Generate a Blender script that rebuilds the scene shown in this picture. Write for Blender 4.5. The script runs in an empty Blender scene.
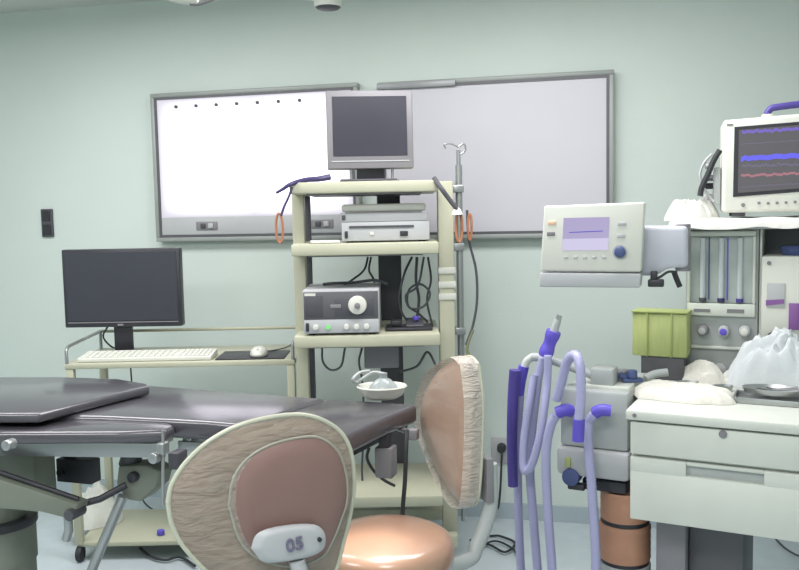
import bpy, bmesh, math, random
from mathutils import Vector, Matrix, noise
random.seed(7)
R = math.radians
sc = bpy.context.scene
COL = sc.collection

# ------------------------------------------------------------ camera, world, light, exposure
F, CX, CY, H = 850.0, 399.5, 285.0, 1.42
cd = bpy.data.cameras.new('camera'); cam = bpy.data.objects.new('camera', cd); COL.objects.link(cam)
cd.sensor_width = 36; cd.lens = F / 799 * 36; cd.clip_start = 0.05
CAMROT = Matrix.Rotation(R(90 - 4.84), 4, 'X') @ Matrix.Rotation(R(-1.15), 4, 'Z')
cam.matrix_world = Matrix.Translation((0, 0, H)) @ CAMROT
sc.camera = cam
w = bpy.data.worlds.new('world'); sc.world = w; w.use_nodes = True
w.node_tree.nodes['Background'].inputs[0].default_value = (.8, .9, 1, 1)
w.node_tree.nodes['Background'].inputs[1].default_value = 0.15
sc.view_settings.view_transform = 'Standard'; sc.view_settings.look = 'None'
sc.view_settings.gamma = 1; sc.view_settings.exposure = 0.2
WROT = R(-13.2); W0 = Vector((0, 3.95, 0)); CEIL = 2.47
WT = Matrix.Translation(W0) @ Matrix.Rotation(WROT, 4, 'Z')

def area(name, loc, sx, sy, power, rot=(0, 0, 0), col=(1, 1, 1)):
    l = bpy.data.lights.new(name, 'AREA'); l.shape = 'RECTANGLE'; l.size = sx; l.size_y = sy
    l.energy = power; l.color = col
    o = bpy.data.objects.new(name, l); COL.objects.link(o); o.location = loc; o.rotation_euler = rot
    return o
LC = (1.0, .975, .985)
for i, (s, d, p) in enumerate([(-1.2, -1.3, 25), (0.6, -1.3, 30), (-1.4, -3.4, 30), (0.5, -3.4, 30)]):
    area('ceiling_lamp', WT @ Vector((s, d, CEIL - .06)), 1.2, .6, p, (0, 0, WROT), LC)
# added fill panel behind the camera, standing in for bounced fluorescent light
area('bounce_fill', WT @ Vector((0.2, -6.1, 1.6)), 3.2, 1.6, 24, (R(90), 0, WROT + math.pi), (1.0, .98, 1.0))

# ------------------------------------------------------------ materials
def s2l(c):
    c = c / 255
    return c / 12.92 if c <= .04045 else ((c + .055) / 1.055) ** 2.4
def rgb(r, g, b): return (s2l(r), s2l(g), s2l(b), 1)
def mat(name, c, rough=.5, metal=0, var=.06, scale=8, bump=0, bscale=60, coat=0, spec=.5, stretch=None):
    m = bpy.data.materials.new(name); m.use_nodes = True
    nt = m.node_tree; b = nt.nodes['Principled BSDF']
    b.inputs['Roughness'].default_value = rough; b.inputs['Metallic'].default_value = metal
    b.inputs['Coat Weight'].default_value = coat; b.inputs['Coat Roughness'].default_value = .15
    b.inputs['Specular IOR Level'].default_value = spec
    tc = nt.nodes.new('ShaderNodeTexCoord'); mp = nt.nodes.new('ShaderNodeMapping')
    if stretch: mp.inputs['Scale'].default_value = stretch
    n = nt.nodes.new('ShaderNodeTexNoise'); n.inputs['Scale'].default_value = scale; n.inputs['Detail'].default_value = 4
    nt.links.new(tc.outputs['Object'], mp.inputs[0]); nt.links.new(mp.outputs[0], n.inputs['Vector'])
    r = nt.nodes.new('ShaderNodeValToRGB'); col = rgb(*c)
    r.color_ramp.elements[0].position = .3; r.color_ramp.elements[1].position = .7
    r.color_ramp.elements[0].color = tuple(x * (1 - var) for x in col[:3]) + (1,)
    r.color_ramp.elements[1].color = tuple(min(1, x * (1 + var)) for x in col[:3]) + (1,)
    nt.links.new(n.outputs['Fac'], r.inputs[0]); nt.links.new(r.outputs[0], b.inputs['Base Color'])
    if bump:
        n2 = nt.nodes.new('ShaderNodeTexNoise'); n2.inputs['Scale'].default_value = bscale; n2.inputs['Detail'].default_value = 6
        bp = nt.nodes.new('ShaderNodeBump'); bp.inputs['Strength'].default_value = bump; bp.inputs['Distance'].default_value = .02
        nt.links.new(mp.outputs[0], n2.inputs['Vector'])
        nt.links.new(n2.outputs['Fac'], bp.inputs['Height']); nt.links.new(bp.outputs[0], b.inputs['Normal'])
    return m
def emit(name, c, strength=1.0, rough=.3):
    m = bpy.data.materials.new(name); m.use_nodes = True; b = m.node_tree.nodes['Principled BSDF']
    b.inputs['Base Color'].default_value = (.02, .02, .02, 1); b.inputs['Roughness'].default_value = rough
    b.inputs['Emission Color'].default_value = rgb(*c); b.inputs['Emission Strength'].default_value = strength
    return m
def clear(name, c, alpha, rough=.12, bump=0, bscale=20):
    m = bpy.data.materials.new(name); m.use_nodes = True; nt = m.node_tree; b = nt.nodes['Principled BSDF']
    b.inputs['Base Color'].default_value = rgb(*c); b.inputs['Roughness'].default_value = rough
    b.inputs['Alpha'].default_value = alpha
    if bump:
        tc = nt.nodes.new('ShaderNodeTexCoord'); mp = nt.nodes.new('ShaderNodeMapping'); mp.inputs['Scale'].default_value = (1, 1, 3)
        n = nt.nodes.new('ShaderNodeTexNoise'); n.inputs['Scale'].default_value = bscale; n.inputs['Detail'].default_value = 3
        n.inputs['Distortion'].default_value = 1.5
        bp = nt.nodes.new('ShaderNodeBump'); bp.inputs['Strength'].default_value = bump; bp.inputs['Distance'].default_value = .03
        nt.links.new(tc.outputs['Object'], mp.inputs[0]); nt.links.new(mp.outputs[0], n.inputs['Vector'])
        nt.links.new(n.outputs['Fac'], bp.inputs['Height']); nt.links.new(bp.outputs[0], b.inputs['Normal'])
    return m
M = {}
M['wall'] = mat('painted_wall', (203, 214, 208), .55, var=.02, scale=2, bump=.05, bscale=90)
M['ceil'] = mat('ceiling_paint', (205, 208, 204), .7, var=.03, scale=3)
M['floor'] = mat('vinyl_floor', (186, 197, 202), .35, var=.04, scale=14)
M['base'] = mat('vinyl_base', (170, 184, 190), .4, var=.03)
M['cream'] = mat('cream_enamel', (182, 182, 160), .4, var=.03)
M['alu'] = mat('aluminium', (140, 142, 144), .4, .3, var=.05)
M['steel'] = mat('steel', (165, 168, 168), .3, .7, var=.06)
M['dgrey'] = mat('dark_grey_plastic', (74, 74, 80), .5, var=.08)
M['outer'] = mat('pale_grey_frame', (150, 155, 152), .45, .1, var=.04)
M['frame'] = mat('dark_frame', (92, 92, 96), .45, .2, var=.05)
M['mgrey'] = mat('mid_grey_plastic', (128, 126, 130), .45, var=.04)
M['lgrey'] = mat('light_grey_plastic', (178, 180, 182), .45, var=.04)
M['black'] = mat('black_plastic', (46, 46, 52), .4, var=.1)
M['rubber'] = mat('black_rubber', (44, 46, 50), .6, var=.1)
M['screen'] = mat('dead_screen', (56, 55, 66), .3, var=.04, scale=3)
M['pcscr'] = mat('dead_pc_screen', (54, 56, 64), .35, var=.03, scale=3)
M['white'] = mat('white_plastic', (210, 211, 202), .4, var=.02)
M['mwhite'] = mat('machine_enamel', (205, 209, 200), .4, var=.03)
M['mgr'] = mat('machine_grey', (172, 177, 176), .45, var=.04)
M['board'] = mat('white_board', (198, 197, 204), .3, var=.01, scale=2)
M['pad'] = mat('table_vinyl', (76, 74, 80), .3, var=.08, scale=5, bump=.04, bscale=40, coat=.7)
M['padside'] = mat('table_pad_side', (52, 52, 58), .5, var=.08)
M['lever'] = mat('green_grey_enamel', (118, 124, 112), .5, var=.07)
M['brown'] = mat('brown_shell', (132, 104, 98), .45, var=.05, scale=5, bump=.03)
M['seat'] = mat('tan_vinyl', (170, 134, 112), .35, var=.07, scale=6, coat=.8, bump=.08, bscale=9)
M['cush'] = mat('tan_grey_vinyl', (132, 106, 90), .4, var=.14, scale=9, coat=.3, bump=.25, bscale=12, stretch=(1, 1, 4))
M['rimtan'] = mat('shell_rim_grey', (152, 150, 138), .4)
M['film'] = clear('clear_plastic_film', (225, 228, 214), .2, .13, bump=.8, bscale=14)
M['film3'] = clear('thin_plastic_film', (232, 226, 214), .14, .13, bump=.5, bscale=8)
M['film2'] = clear('gathered_plastic_film', (236, 226, 214), .62, .15, bump=.8, bscale=26)
M['edge'] = mat('film_edge', (186, 187, 168), .3, var=.08, coat=.5)
M['purple'] = mat('purple_rubber', (98, 84, 196), .45, var=.08)
M['dpurple'] = mat('dark_purple_rubber', (74, 62, 140), .45, var=.12)
M['hose'] = mat('lilac_hose', (170, 170, 206), .4, var=.05, coat=.2)
M['green'] = mat('soda_lime', (168, 178, 116), .45, var=.07, scale=30, stretch=(3, 3, .4))
M['greenedge'] = mat('green_edge', (152, 164, 98), .45, var=.05)
M['copper'] = mat('bellows_orange', (186, 138, 112), .5, var=.07, scale=20)
M['cloth'] = mat('white_cloth', (214, 214, 208), .85, var=.03, bump=.3, bscale=30)
M['gauze'] = mat('gauze', (222, 219, 210), .9, var=.02, bump=.2, bscale=50)
M['blueish'] = mat('pale_blue_plastic_bag', (208, 213, 216), .5, var=.04, scale=10, coat=.1, bump=.2, bscale=18)
M['cable'] = mat('grey_cable', (70, 74, 78), .5, var=.1)
M['orange'] = mat('orange_cable', (176, 118, 86), .5, var=.1)
M['bcable'] = mat('violet_cable', (56, 50, 96), .5, var=.1)
M['vpur'] = mat('vaporizer_purple', (128, 84, 146), .5, var=.05)
M['knobblue'] = mat('blue_knob', (70, 84, 128), .4, var=.05)
M['tubeglass'] = mat('flow_tube_glass', (190, 198, 200), .15, var=.04)
M['tubeback'] = mat('flowmeter_back', (176, 184, 180), .5, var=.08, scale=14)
M['scrlil'] = emit('lcd_lilac', (176, 166, 206), .8)
M['scrlil2'] = emit('lcd_pale', (205, 198, 228), .85)
M['ecgscr'] = emit('ecg_dark', (94, 90, 96), .75)
M['ecgblue'] = emit('ecg_blue', (92, 88, 226), 1.0)
M['ecgvio'] = emit('ecg_violet', (112, 92, 190), .9)
M['ecgred'] = emit('ecg_red', (168, 112, 124), .85)
M['ecggrey'] = emit('ecg_grey_trace', (112, 106, 136), .8)
M['led'] = emit('green_led', (130, 220, 130), 1.0)
M['dash'] = mat('printed_mark', (120, 120, 122), .5)
M['orangemark'] = mat('orange_mark', (226, 190, 160), .5)
M['bag'] = mat('white_bag', (214, 216, 208), .5, var=.04, bump=.2, bscale=14)
M['ink'] = mat('blue_grey_ink', (108, 104, 128), .6)
M['lilacgrey'] = mat('lilac_grey_plastic', (188, 190, 200), .45, var=.03)
M['olive'] = mat('olive_hinge', (132, 136, 100), .5, .2)
# lit film viewer: two fluorescent tubes behind the panel
m = bpy.data.materials.new('lit_viewer'); m.use_nodes = True; nt = m.node_tree; b = nt.nodes['Principled BSDF']
tc = nt.nodes.new('ShaderNodeTexCoord'); sp = nt.nodes.new('ShaderNodeSeparateXYZ')
nt.links.new(tc.outputs['Generated'], sp.inputs[0])
def mth(op, a_, b_=None):
    n_ = nt.nodes.new('ShaderNodeMath'); n_.operation = op
    for i_, v_ in enumerate((a_, b_)):
        if v_ is None: continue
        if isinstance(v_, (int, float)): n_.inputs[i_].default_value = v_
        else: nt.links.new(v_, n_.inputs[i_])
    return n_.outputs[0]
def fall(o_, pw_): # brightness falls off towards the box edges, where the tubes end
    return mth('SUBTRACT', 1, mth('POWER', mth('ABSOLUTE', mth('SUBTRACT', mth('MULTIPLY', o_, 2), 1)), pw_))
pr = mth('MULTIPLY', fall(sp.outputs[0], 5), fall(sp.outputs[2], 4))
gap = mth('SUBTRACT', 1, mth('MULTIPLY', .45, mth('POWER', mth('SUBTRACT', 1, mth('MINIMUM', 1, mth('MULTIPLY', 7, mth('ABSOLUTE', mth('SUBTRACT', sp.outputs[0], .5))))), 2)))
nt.links.new(mth('ADD', .5, mth('MULTIPLY', mth('MULTIPLY', pr, gap), 1.7)), b.inputs['Emission Strength'])
b.inputs['Emission Color'].default_value = (.94, .9, 1.0, 1); b.inputs['Base Color'].default_value = (.16, .16, .18, 1)
b.inputs['Roughness'].default_value = .4
M['lit'] = m

# ------------------------------------------------------------ geometry helpers
def ray(px, py):
    return (CAMROT.to_3x3() @ Vector(((px - CX) / F, -(py - CY) / F, -1)))
def hit(T, px, py, x=None, y=None, z=None):
    """where the line of sight through a photo pixel meets a plane of the frame T (local coordinates)"""
    Ti = T.inverted(); o = Ti @ Vector((0, 0, H)); d = Ti.to_3x3() @ ray(px, py)
    k, v = (0, x) if x is not None else (1, y) if y is not None else (2, z)
    return o + d * ((v - o[k]) / d[k])
I4 = Matrix.Identity(4)
def at(px, py, Y): return hit(I4, px, py, y=Y)
def atz(px, py, z): return hit(I4, px, py, z=z)

def catmull(pts, n=8):
    pts = [Vector(p) for p in pts]
    if len(pts) < 3: return pts
    out = []; P = [2 * pts[0] - pts[1]] + pts + [2 * pts[-1] - pts[-2]]
    for i in range(1, len(P) - 2):
        for k in range(n):
            t = k / n; a, b_, c, d = P[i - 1:i + 3]
            out.append(.5 * ((2 * b_) + (c - a) * t + (2 * a - 5 * b_ + 4 * c - d) * t * t + (3 * b_ - a - 3 * c + d) * t ** 3))
    out.append(pts[-1]); return out

class MB:
    def __init__(s): s.bm = bmesh.new()
    def merge(s, t, mtx=None):
        if mtx is not None: bmesh.ops.transform(t, matrix=mtx, verts=t.verts)
        me = bpy.data.meshes.new('tmp'); t.to_mesh(me); t.free(); s.bm.from_mesh(me); bpy.data.meshes.remove(me); return s
    def box(s, c, size, rot=(0, 0, 0), bev=.004, seg=2):
        t = bmesh.new(); bmesh.ops.create_cube(t, size=1)
        bmesh.ops.scale(t, vec=size, verts=t.verts)
        bev = min(bev, min(size) * .45)
        if bev > 0: bmesh.ops.bevel(t, geom=list(t.edges), offset=bev, segments=seg, affect='EDGES', profile=.5)
        m = Matrix.Translation(c) @ Matrix.Rotation(rot[2], 4, 'Z') @ Matrix.Rotation(rot[1], 4, 'Y') @ Matrix.Rotation(rot[0], 4, 'X')
        return s.merge(t, m)
    def bx(s, x0, x1, y0, y1, z0, z1, bev=.004, seg=2):
        return s.box(((x0 + x1) / 2, (y0 + y1) / 2, (z0 + z1) / 2), (abs(x1 - x0), abs(y1 - y0), abs(z1 - z0)), bev=bev, seg=seg)
    def cyl(s, p0, p1, r, r2=None, n=20, bev=0):
        p0, p1 = Vector(p0), Vector(p1); d = p1 - p0
        t = bmesh.new(); bmesh.ops.create_cone(t, cap_ends=True, segments=n, radius1=r, radius2=r if r2 is None else r2, depth=d.length)
        if bev: 
            es = [e for e in t.edges if abs(e.verts[0].co.z - e.verts[1].co.z) < 1e-6]
            bmesh.ops.bevel(t, geom=es, offset=bev, segments=2, affect='EDGES', profile=.5)
        q = Vector((0, 0, 1)).rotation_difference(d.normalized()).to_matrix().to_4x4()
        return s.merge(t, Matrix.Translation((p0 + p1) / 2) @ q)
    def tube(s, pts, r, n=10, smooth=8, rib=0, period=3):
        P = catmull(pts, smooth) if smooth else [Vector(p) for p in pts]
        if rib:
            # resample evenly so the corrugations are regular
            L = [0]
            for i in range(1, len(P)): L.append(L[-1] + (P[i] - P[i - 1]).length)
            step = .005; cnt = max(8, int(L[-1] / step)); Q = []; j = 0
            for k in range(cnt + 1):
                d = L[-1] * k / cnt
                while j < len(L) - 2 and L[j + 1] < d: j += 1
                u = (d - L[j]) / max(1e-9, L[j + 1] - L[j]); Q.append(P[j].lerp(P[j + 1], min(1, u)))
            P = Q
        rings = []; up = None
        for i, p in enumerate(P):
            d = (P[min(i + 1, len(P) - 1)] - P[max(i - 1, 0)]).normalized()
            if up is None:
                up = Vector((0, 0, 1)) if abs(d.z) < .9 else Vector((1, 0, 0))
            a = d.cross(up).normalized(); bb = a.cross(d).normalized(); up = bb
            rr = r if not callable(r) else r(i / (len(P) - 1))
            if rib: rr *= 1 + rib * (1 if i % 2 else -1)
            rings.append([s.bm.verts.new(p + (a * math.cos(2 * math.pi * k / n) + bb * math.sin(2 * math.pi * k / n)) * rr) for k in range(n)])
        for i in range(len(rings) - 1):
            for k in range(n):
                s.bm.faces.new((rings[i][k], rings[i][(k + 1) % n], rings[i + 1][(k + 1) % n], rings[i + 1][k]))
        s.bm.faces.new(list(reversed(rings[0]))); s.bm.faces.new(rings[-1]); return s
    def lathe(s, prof, c=(0, 0, 0), n=32, sx=1, sy=1, rot=None):
        t = bmesh.new(); rings = []
        for (r, z) in prof:
            if r < 1e-5: rings.append([t.verts.new((0, 0, z))])
            else: rings.append([t.verts.new((r * sx * math.cos(2 * math.pi * k / n), r * sy * math.sin(2 * math.pi * k / n), z)) for k in range(n)])
        for a, b_ in zip(rings, rings[1:]):
            for k in range(n):
                q = [a[k % len(a)], a[(k + 1) % len(a)], b_[(k + 1) % len(b_)], b_[k % len(b_)]]
                u = []
                for v in q:
                    if v not in u: u.append(v)
                if len(u) > 2: t.faces.new(u)
        m = Matrix.Translation(c)
        if rot is not None: m = m @ rot
        return s.merge(t, m)
    def prism(s, pts, ext, bev=0, seg=3):
        t = bmesh.new(); ext = Vector(ext)
        vs = [t.verts.new(Vector(p)) for p in pts]; f = t.faces.new(vs)
        r = bmesh.ops.extrude_face_region(t, geom=[f])
        bmesh.ops.translate(t, vec=ext, verts=[v for v in r['geom'] if isinstance(v, bmesh.types.BMVert)])
        bmesh.ops.recalc_face_normals(t, faces=t.faces)
        if bev: bmesh.ops.bevel(t, geom=list(t.edges), offset=bev, segments=seg, affect='EDGES', profile=.5)
        return s.merge(t)
    def pillow(s, pts, nrm, front, back, k=7, curve=None, p=.5):
        """a padded, domed disc with the given outline: front/back = dome heights along +nrm / -nrm"""
        nrm = Vector(nrm).normalized(); P = [Vector(q) for q in catmull(pts + [pts[0]], 5)[:-1]]
        c = sum(P, Vector()) / len(P); n = len(P); rings = []
        for side, hgt in ((1, front), (-1, back)):
            rr = range(1, k + 1) if side == 1 else range(k, 0, -1)
            for i in rr:
                f = i / k
                if side == -1 and i == k and abs(hgt) < 1e-9: continue
                off = hgt * (1 - f ** 2.6) ** p * side
                ring = []
                for q in P:
                    v = c + (q - c) * f + nrm * off
                    if curve: v = v + nrm * curve(v)
                    ring.append(s.bm.verts.new(v))
                rings.append(ring)
        c0 = s.bm.verts.new(c + nrm * front + (nrm * curve(c) if curve else Vector()))
        c1 = s.bm.verts.new(c - nrm * back + (nrm * curve(c) if curve else Vector()))
        for a, b_ in zip(rings, rings[1:]):
            for j in range(n): s.bm.faces.new((a[j], a[(j + 1) % n], b_[(j + 1) % n], b_[j]))
        for j in range(n):
            s.bm.faces.new((c0, rings[0][(j + 1) % n], rings[0][j])); s.bm.faces.new((c1, rings[-1][j], rings[-1][(j + 1) % n]))
        return s
    def build(s, name, m, parent=None, T=None, world=False, shade=40, label=None):
        """mesh coordinates are those of the parent (or of frame T for a top-level object)"""
        bmesh.ops.remove_doubles(s.bm, verts=s.bm.verts, dist=1e-5)
        bmesh.ops.recalc_face_normals(s.bm, faces=s.bm.faces)
        if parent is not None and world: bmesh.ops.transform(s.bm, matrix=WMAT[parent.name].inverted(), verts=s.bm.verts)
        if parent is None and T is None:
            # put the origin of a lone mesh at its base
            xs = [v.co for v in s.bm.verts]
            c = Vector((sum(v.x for v in xs) / len(xs), sum(v.y for v in xs) / len(xs), min(v.z for v in xs)))
            bmesh.ops.translate(s.bm, vec=-c, verts=s.bm.verts); T = Matrix.Translation(c)
        me = bpy.data.meshes.new(name); s.bm.to_mesh(me); s.bm.free()
        me.materials.append(M[m] if isinstance(m, str) else m)
        for p in me.polygons: p.use_smooth = True
        me.set_sharp_from_angle(angle=R(shade))
        o = bpy.data.objects.new(name, me); COL.objects.link(o)
        if parent is not None: o.parent = parent; WMAT[o.name] = WMAT[parent.name]
        else: o.matrix_world = T; WMAT[o.name] = T
        if label: o['label'] = label
        return o
WMAT = {}
def thing(name, label, cat, loc=(0, 0, 0), rotz=0, group=None):
    o = bpy.data.objects.new(name, None); COL.objects.link(o); o.empty_display_size = .05
    T = Matrix.Translation(Vector(loc)) @ Matrix.Rotation(rotz, 4, 'Z'); o.matrix_world = T; WMAT[o.name] = T
    o['label'] = label; o['category'] = cat
    if group: o['group'] = group
    return o, T
def tag(o, label, cat, group=None, kind=None):
    o['label'] = label; o['category'] = cat
    if group: o['group'] = group
    if kind: o['kind'] = kind
    return o
def struct(o): o['kind'] = 'structure'; return o
def lettering(body, size, depth, T_local, m, parent, name='lettering'):
    cu = bpy.data.curves.new('txt', 'FONT'); cu.body = body; cu.size = size; cu.extrude = depth; cu.align_x = 'CENTER'; cu.align_y = 'CENTER'
    cu.offset = size * .015
    o = bpy.data.objects.new('txt', cu); COL.objects.link(o)
    bpy.context.view_layer.update()
    me = bpy.data.meshes.new_from_object(o.evaluated_get(bpy.context.evaluated_depsgraph_get()))
    bpy.data.objects.remove(o)
    me.transform(T_local); me.name = name; me.materials.clear(); me.materials.append(M[m])
    p = bpy.data.objects.new(name, me); COL.objects.link(p); p.parent = parent; WMAT[p.name] = WMAT[parent.name]
    return p
def circle(c, r, n=20, ax='y'):
    c = Vector(c)
    if ax == 'y': return [c + Vector((r * math.cos(2 * math.pi * k / n), 0, r * math.sin(2 * math.pi * k / n))) for k in range(n)]
    return [c + Vector((r * math.cos(2 * math.pi * k / n), r * math.sin(2 * math.pi * k / n), 0)) for k in range(n)]

# ------------------------------------------------------------ room
SX0, SX1, DY = -3.0, 2.3, -6.3
def st(name, m, *b_):
    mb = MB(); mb.bx(*b_, bev=0); return struct(mb.build(name, m, T=WT.copy()))
st('floor', 'floor', SX0 - .15, SX1 + .15, DY - .15, .15, -.1, 0)
st('ceiling', 'ceil', SX0 - .15, SX1 + .15, DY - .15, .15, CEIL, CEIL + .1)
st('wall_back', 'wall', SX0 - .15, SX1 + .15, 0, .15, 0, CEIL)
st('wall_left', 'wall', SX0 - .15, SX0, DY, 0, 0, CEIL)
st('wall_right', 'wall', SX1, SX1 + .15, DY, 0, 0, CEIL)
st('wall_front', 'wall', SX0 - .15, SX1 + .15, DY - .15, DY, 0, CEIL)
st('baseboard_back', 'base', SX0, SX1, -.012, 0, 0, .075)
st('baseboard_left', 'base', SX0, SX0 + .012, DY, -.012, 0, .075)
st('baseboard_right', 'base', SX1 - .012, SX1, DY, -.012, 0, .075)

def wl(px, py, off=0): return hit(WT, px, py, y=-off)

# ------------------------------------------------------------ lit film viewer on the wall
def wallthing(name, label, cat, s, z):
    return thing(name, label, cat, WT @ Vector((s, 0, z)), WROT)
def framed(px0, px1, pt, pb, name, label, cat, panel, strip):
    s0, s1 = wl(px0, 160, .05).x, wl(px1, 160, .05).x
    z1, z0 = wl((px0 + px1) / 2, pt, .05).z, wl((px0 + px1) / 2, pb, .05).z
    t, T = wallthing(name, label, cat, (s0 + s1) / 2, z0)
    W = (s1 - s0) / 2; Hh = z1 - z0; fw = .02
    MB().bx(-W + .01, W - .01, -.045, -.002, .01, Hh - .01).build('case', 'lgrey', t)
    mb = MB()
    mb.bx(-W, W, -.055, -.002, Hh - fw, Hh).bx(-W, W, -.055, -.002, 0, fw).bx(-W, -W + fw, -.055, -.002, fw, Hh - fw).bx(W - fw, W, -.055, -.002, fw, Hh - fw)
    fr = mb.build('outer_frame', 'outer', t)
    mb = MB(); a, g = fw, .012
    mb.bx(-W + a, W - a, -.052, -.03, Hh - a - g, Hh - a, 0).bx(-W + a, W - a, -.052, -.03, a, a + g, 0)
    mb.bx(-W + a, -W + a + g, -.052, -.03, a + g, Hh - a - g, 0).bx(W - a - g, W - a, -.052, -.03, a + g, Hh - a - g, 0)
    mb.build('inner_frame', 'frame', t)
    zl = a + g + (.085 if strip else 0)
    MB().bx(-W + a + g, W - a - g, -.0475, -.04, zl, Hh - a - g, 0).build('lit_panel' if strip else 'board_face', panel, t)
    return t, W, Hh, zl, a + g
t, W, Hh, zl, ag = framed(153, 359, 88, 240.5, 'film_viewer', 'lit white x-ray film viewer on the wall behind the equipment cart', 'light box', 'lit', True)
MB().bx(-W + ag, W - ag, -.05, -.044, ag, zl, .002).build('control_strip', 'lgrey', t)
for cxp, in ((207,), (322,)):
    x = (t.matrix_world.inverted() @ (WT @ wl(cxp, 225, .05))).x
    sw = MB().bx(x - .055, x + .055, -.056, -.05, ag + .022, ag + .062).build('switch_plate', 'mgrey', t)
    MB().bx(x - .03, x - .004, -.062, -.056, ag + .03, ag + .054).build('rocker', 'dgrey', sw)
    MB().bx(x + .01, x + .036, -.062, -.056, ag + .03, ag + .054).build('rocker', 'lgrey', sw)
for i in range(7):
    x = -W + .135 + i * .1045
    MB().cyl((x, -.048, Hh - .068), (x, -.056, Hh - .068), .008, n=12).build('film_clip', 'dgrey', t)
t2, W2, Hh2, zl2, ag2 = framed(379, 614, 76, 238.5, 'white_board', 'unlit white board with grey frame on the wall right of the lit viewer', 'board', 'board', False)
MB().bx(-W2, -W2 + .36, -.066, -.0555, Hh2 - .034, Hh2 - .008, .002).build('hanging_rail', 'alu', t2)

# wall switch, socket
t, T = wallthing('wall_switch', 'dark double light switch on the bare wall above the computer monitor', 'switch', wl(49, 237).x, wl(49, 237).z)
hh = wl(49, 209).z - wl(49, 237).z
MB().bx(-.033, .033, -.012, -.001, 0, hh, .003).build('switch_plate', 'dgrey', t)
for k in (0, 1): MB().bx(-.022, .022, -.018, -.012, .012 + k * hh / 2, hh / 2 - .008 + k * hh / 2, .002).build('rocker', 'black', t)
p = wl(500, 456)
t, T = wallthing('wall_socket', 'small wall socket with a black plug behind the right chair', 'socket', p.x, p.z)
MB().bx(-.04, .04, -.01, -.001, -.03, .09, .003).build('socket_plate', 'lgrey', t)
MB().cyl((.01, -.01, .045), (.01, -.05, .045), .022, .018, bev=.003).build('plug', 'rubber', t)
PLUG = T @ Vector((.01, -.045, .03))

# ------------------------------------------------------------ computer trolley
TY0, TY1 = 3.42, 3.84
zt = at(180, 362, TY0).z; x0 = at(64, 362, TY0).x; x1 = -.432
zl = at(120, 543, TY0).z
t, T = thing('computer_trolley', 'cream metal trolley with side rails carrying the computer monitor', 'trolley', ((x0 + x1) / 2, (TY0 + TY1) / 2, 0))
hw = (x1 - x0) / 2; hd = (TY1 - TY0) / 2
MB().bx(-hw, hw, -hd, hd, zt - .022, zt).build('top_shelf', 'cream', t)
MB().bx(-hw + .012, hw - .012, -hd + .012, hd - .012, zl - .02, zl).build('lower_shelf', 'cream', t)
for sx in (-1, 1):
    for sy in (-1, 1):
        l = MB().bx(sx * (hw - .018) - .016, sx * (hw - .018) + .016, sy * (hd - .018) - .016, sy * (hd - .018) + .016, .075, zt - .022).build('leg', 'cream', t)
        cx_, cy_ = sx * (hw - .018), sy * (hd - .018)
        c = MB().cyl((cx_ - .012, cy_, .033), (cx_ + .012, cy_, .033), .033, bev=.004).build('castor', 'rubber', l)
    r = .007; X = sx * (hw - .008)
    MB().tube([(X, -hd + .008, zt), (X, -hd + .008, zt + .055), (X, -hd + .03, zt + .068), (X, hd - .01, zt + .078)], r, smooth=0).build('side_rail', 'steel', t)
    MB().cyl((X, hd - .01, zt), (X, hd - .01, zt + .078), r).build('rail_post', 'steel', t)
MB().cyl((-hw + .01, hd - .01, zt + .078), (hw - .01, hd - .01, zt + .078), .007).build('back_rail', 'cream', t)

# pc monitor
yb = 3.66; mx = at(122, 300, yb).x
t, T = thing('computer_monitor', 'wide black switched-off computer monitor on the cream trolley', 'monitor', (mx, yb, zt), R(-2))
q0 = hit(T, 61, 250, y=-.03); q1 = hit(T, 182, 324, y=-.03)
z1 = q0.z; z0 = hit(T, 122, 327, y=-.03).z
MB().bx(q0.x, q1.x, -.03, .02, z0, z1, .005).build('housing', 'black', t)
MB().bx(q0.x + .014, q1.x - .014, -.0325, -.029, z0 + .028, z1 - .014, 0).build('screen', 'pcscr', t)
mb = MB(); mb.bx(q0.x + .014, q1.x - .014, -.0325, -.029, z0 + .019, z0 + .023, 0).bx(-.012, .012, -.0325, -.029, z0 + .006, z0 + .014, 0)
mb.build('trim_strip', 'mgrey', t)
MB().bx(-.04, .04, -.008, .012, .012, z0 + .06, .004).build('stand_neck', 'black', t)
MB().lathe([(0, .001), (.105, .001), (.105, .006), (.09, .012), (0, .014)], sy=.65).build('stand_base', 'black', t)

# keyboard
y = 3.48; a0 = at(80, 355, y); a1 = at(213, 355, y)
t, T = thing('keyboard', 'white keyboard lying in front of the black computer monitor', 'keyboard', ((a0.x + a1.x) / 2, 3.51, zt), 0)
kw = (a1.x - a0.x) / 2
MB().prism([(-kw, -.065, .001), (kw, -.065, .001), (kw, -.065, .016), (kw, .065, .034), (kw, .065, .001)][0:1] + [(-kw, .065, .001), (-kw, .065, .03), (-kw, -.065, .018)], (2 * kw, 0, 0), .004).build('case', 'white', t)
for row in range(5):
    yy = -.05 + row * .022; zz = .018 + (yy + .065) / .13 * .012 + .0015
    n = 24
    for k_, (xa, xb) in enumerate([(-kw + .012, kw * .42), (kw * .47, kw - .012)]):
        mb = MB(); cnt = 15 if k_ == 0 else 7
        for j in range(cnt):
            w_ = (xb - xa) / cnt; mb.box((xa + w_ * (j + .5), yy, zz), (w_ * .86, .018, .006), bev=.0015, seg=1)
        mb.build('key_row', 'white', t)
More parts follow.
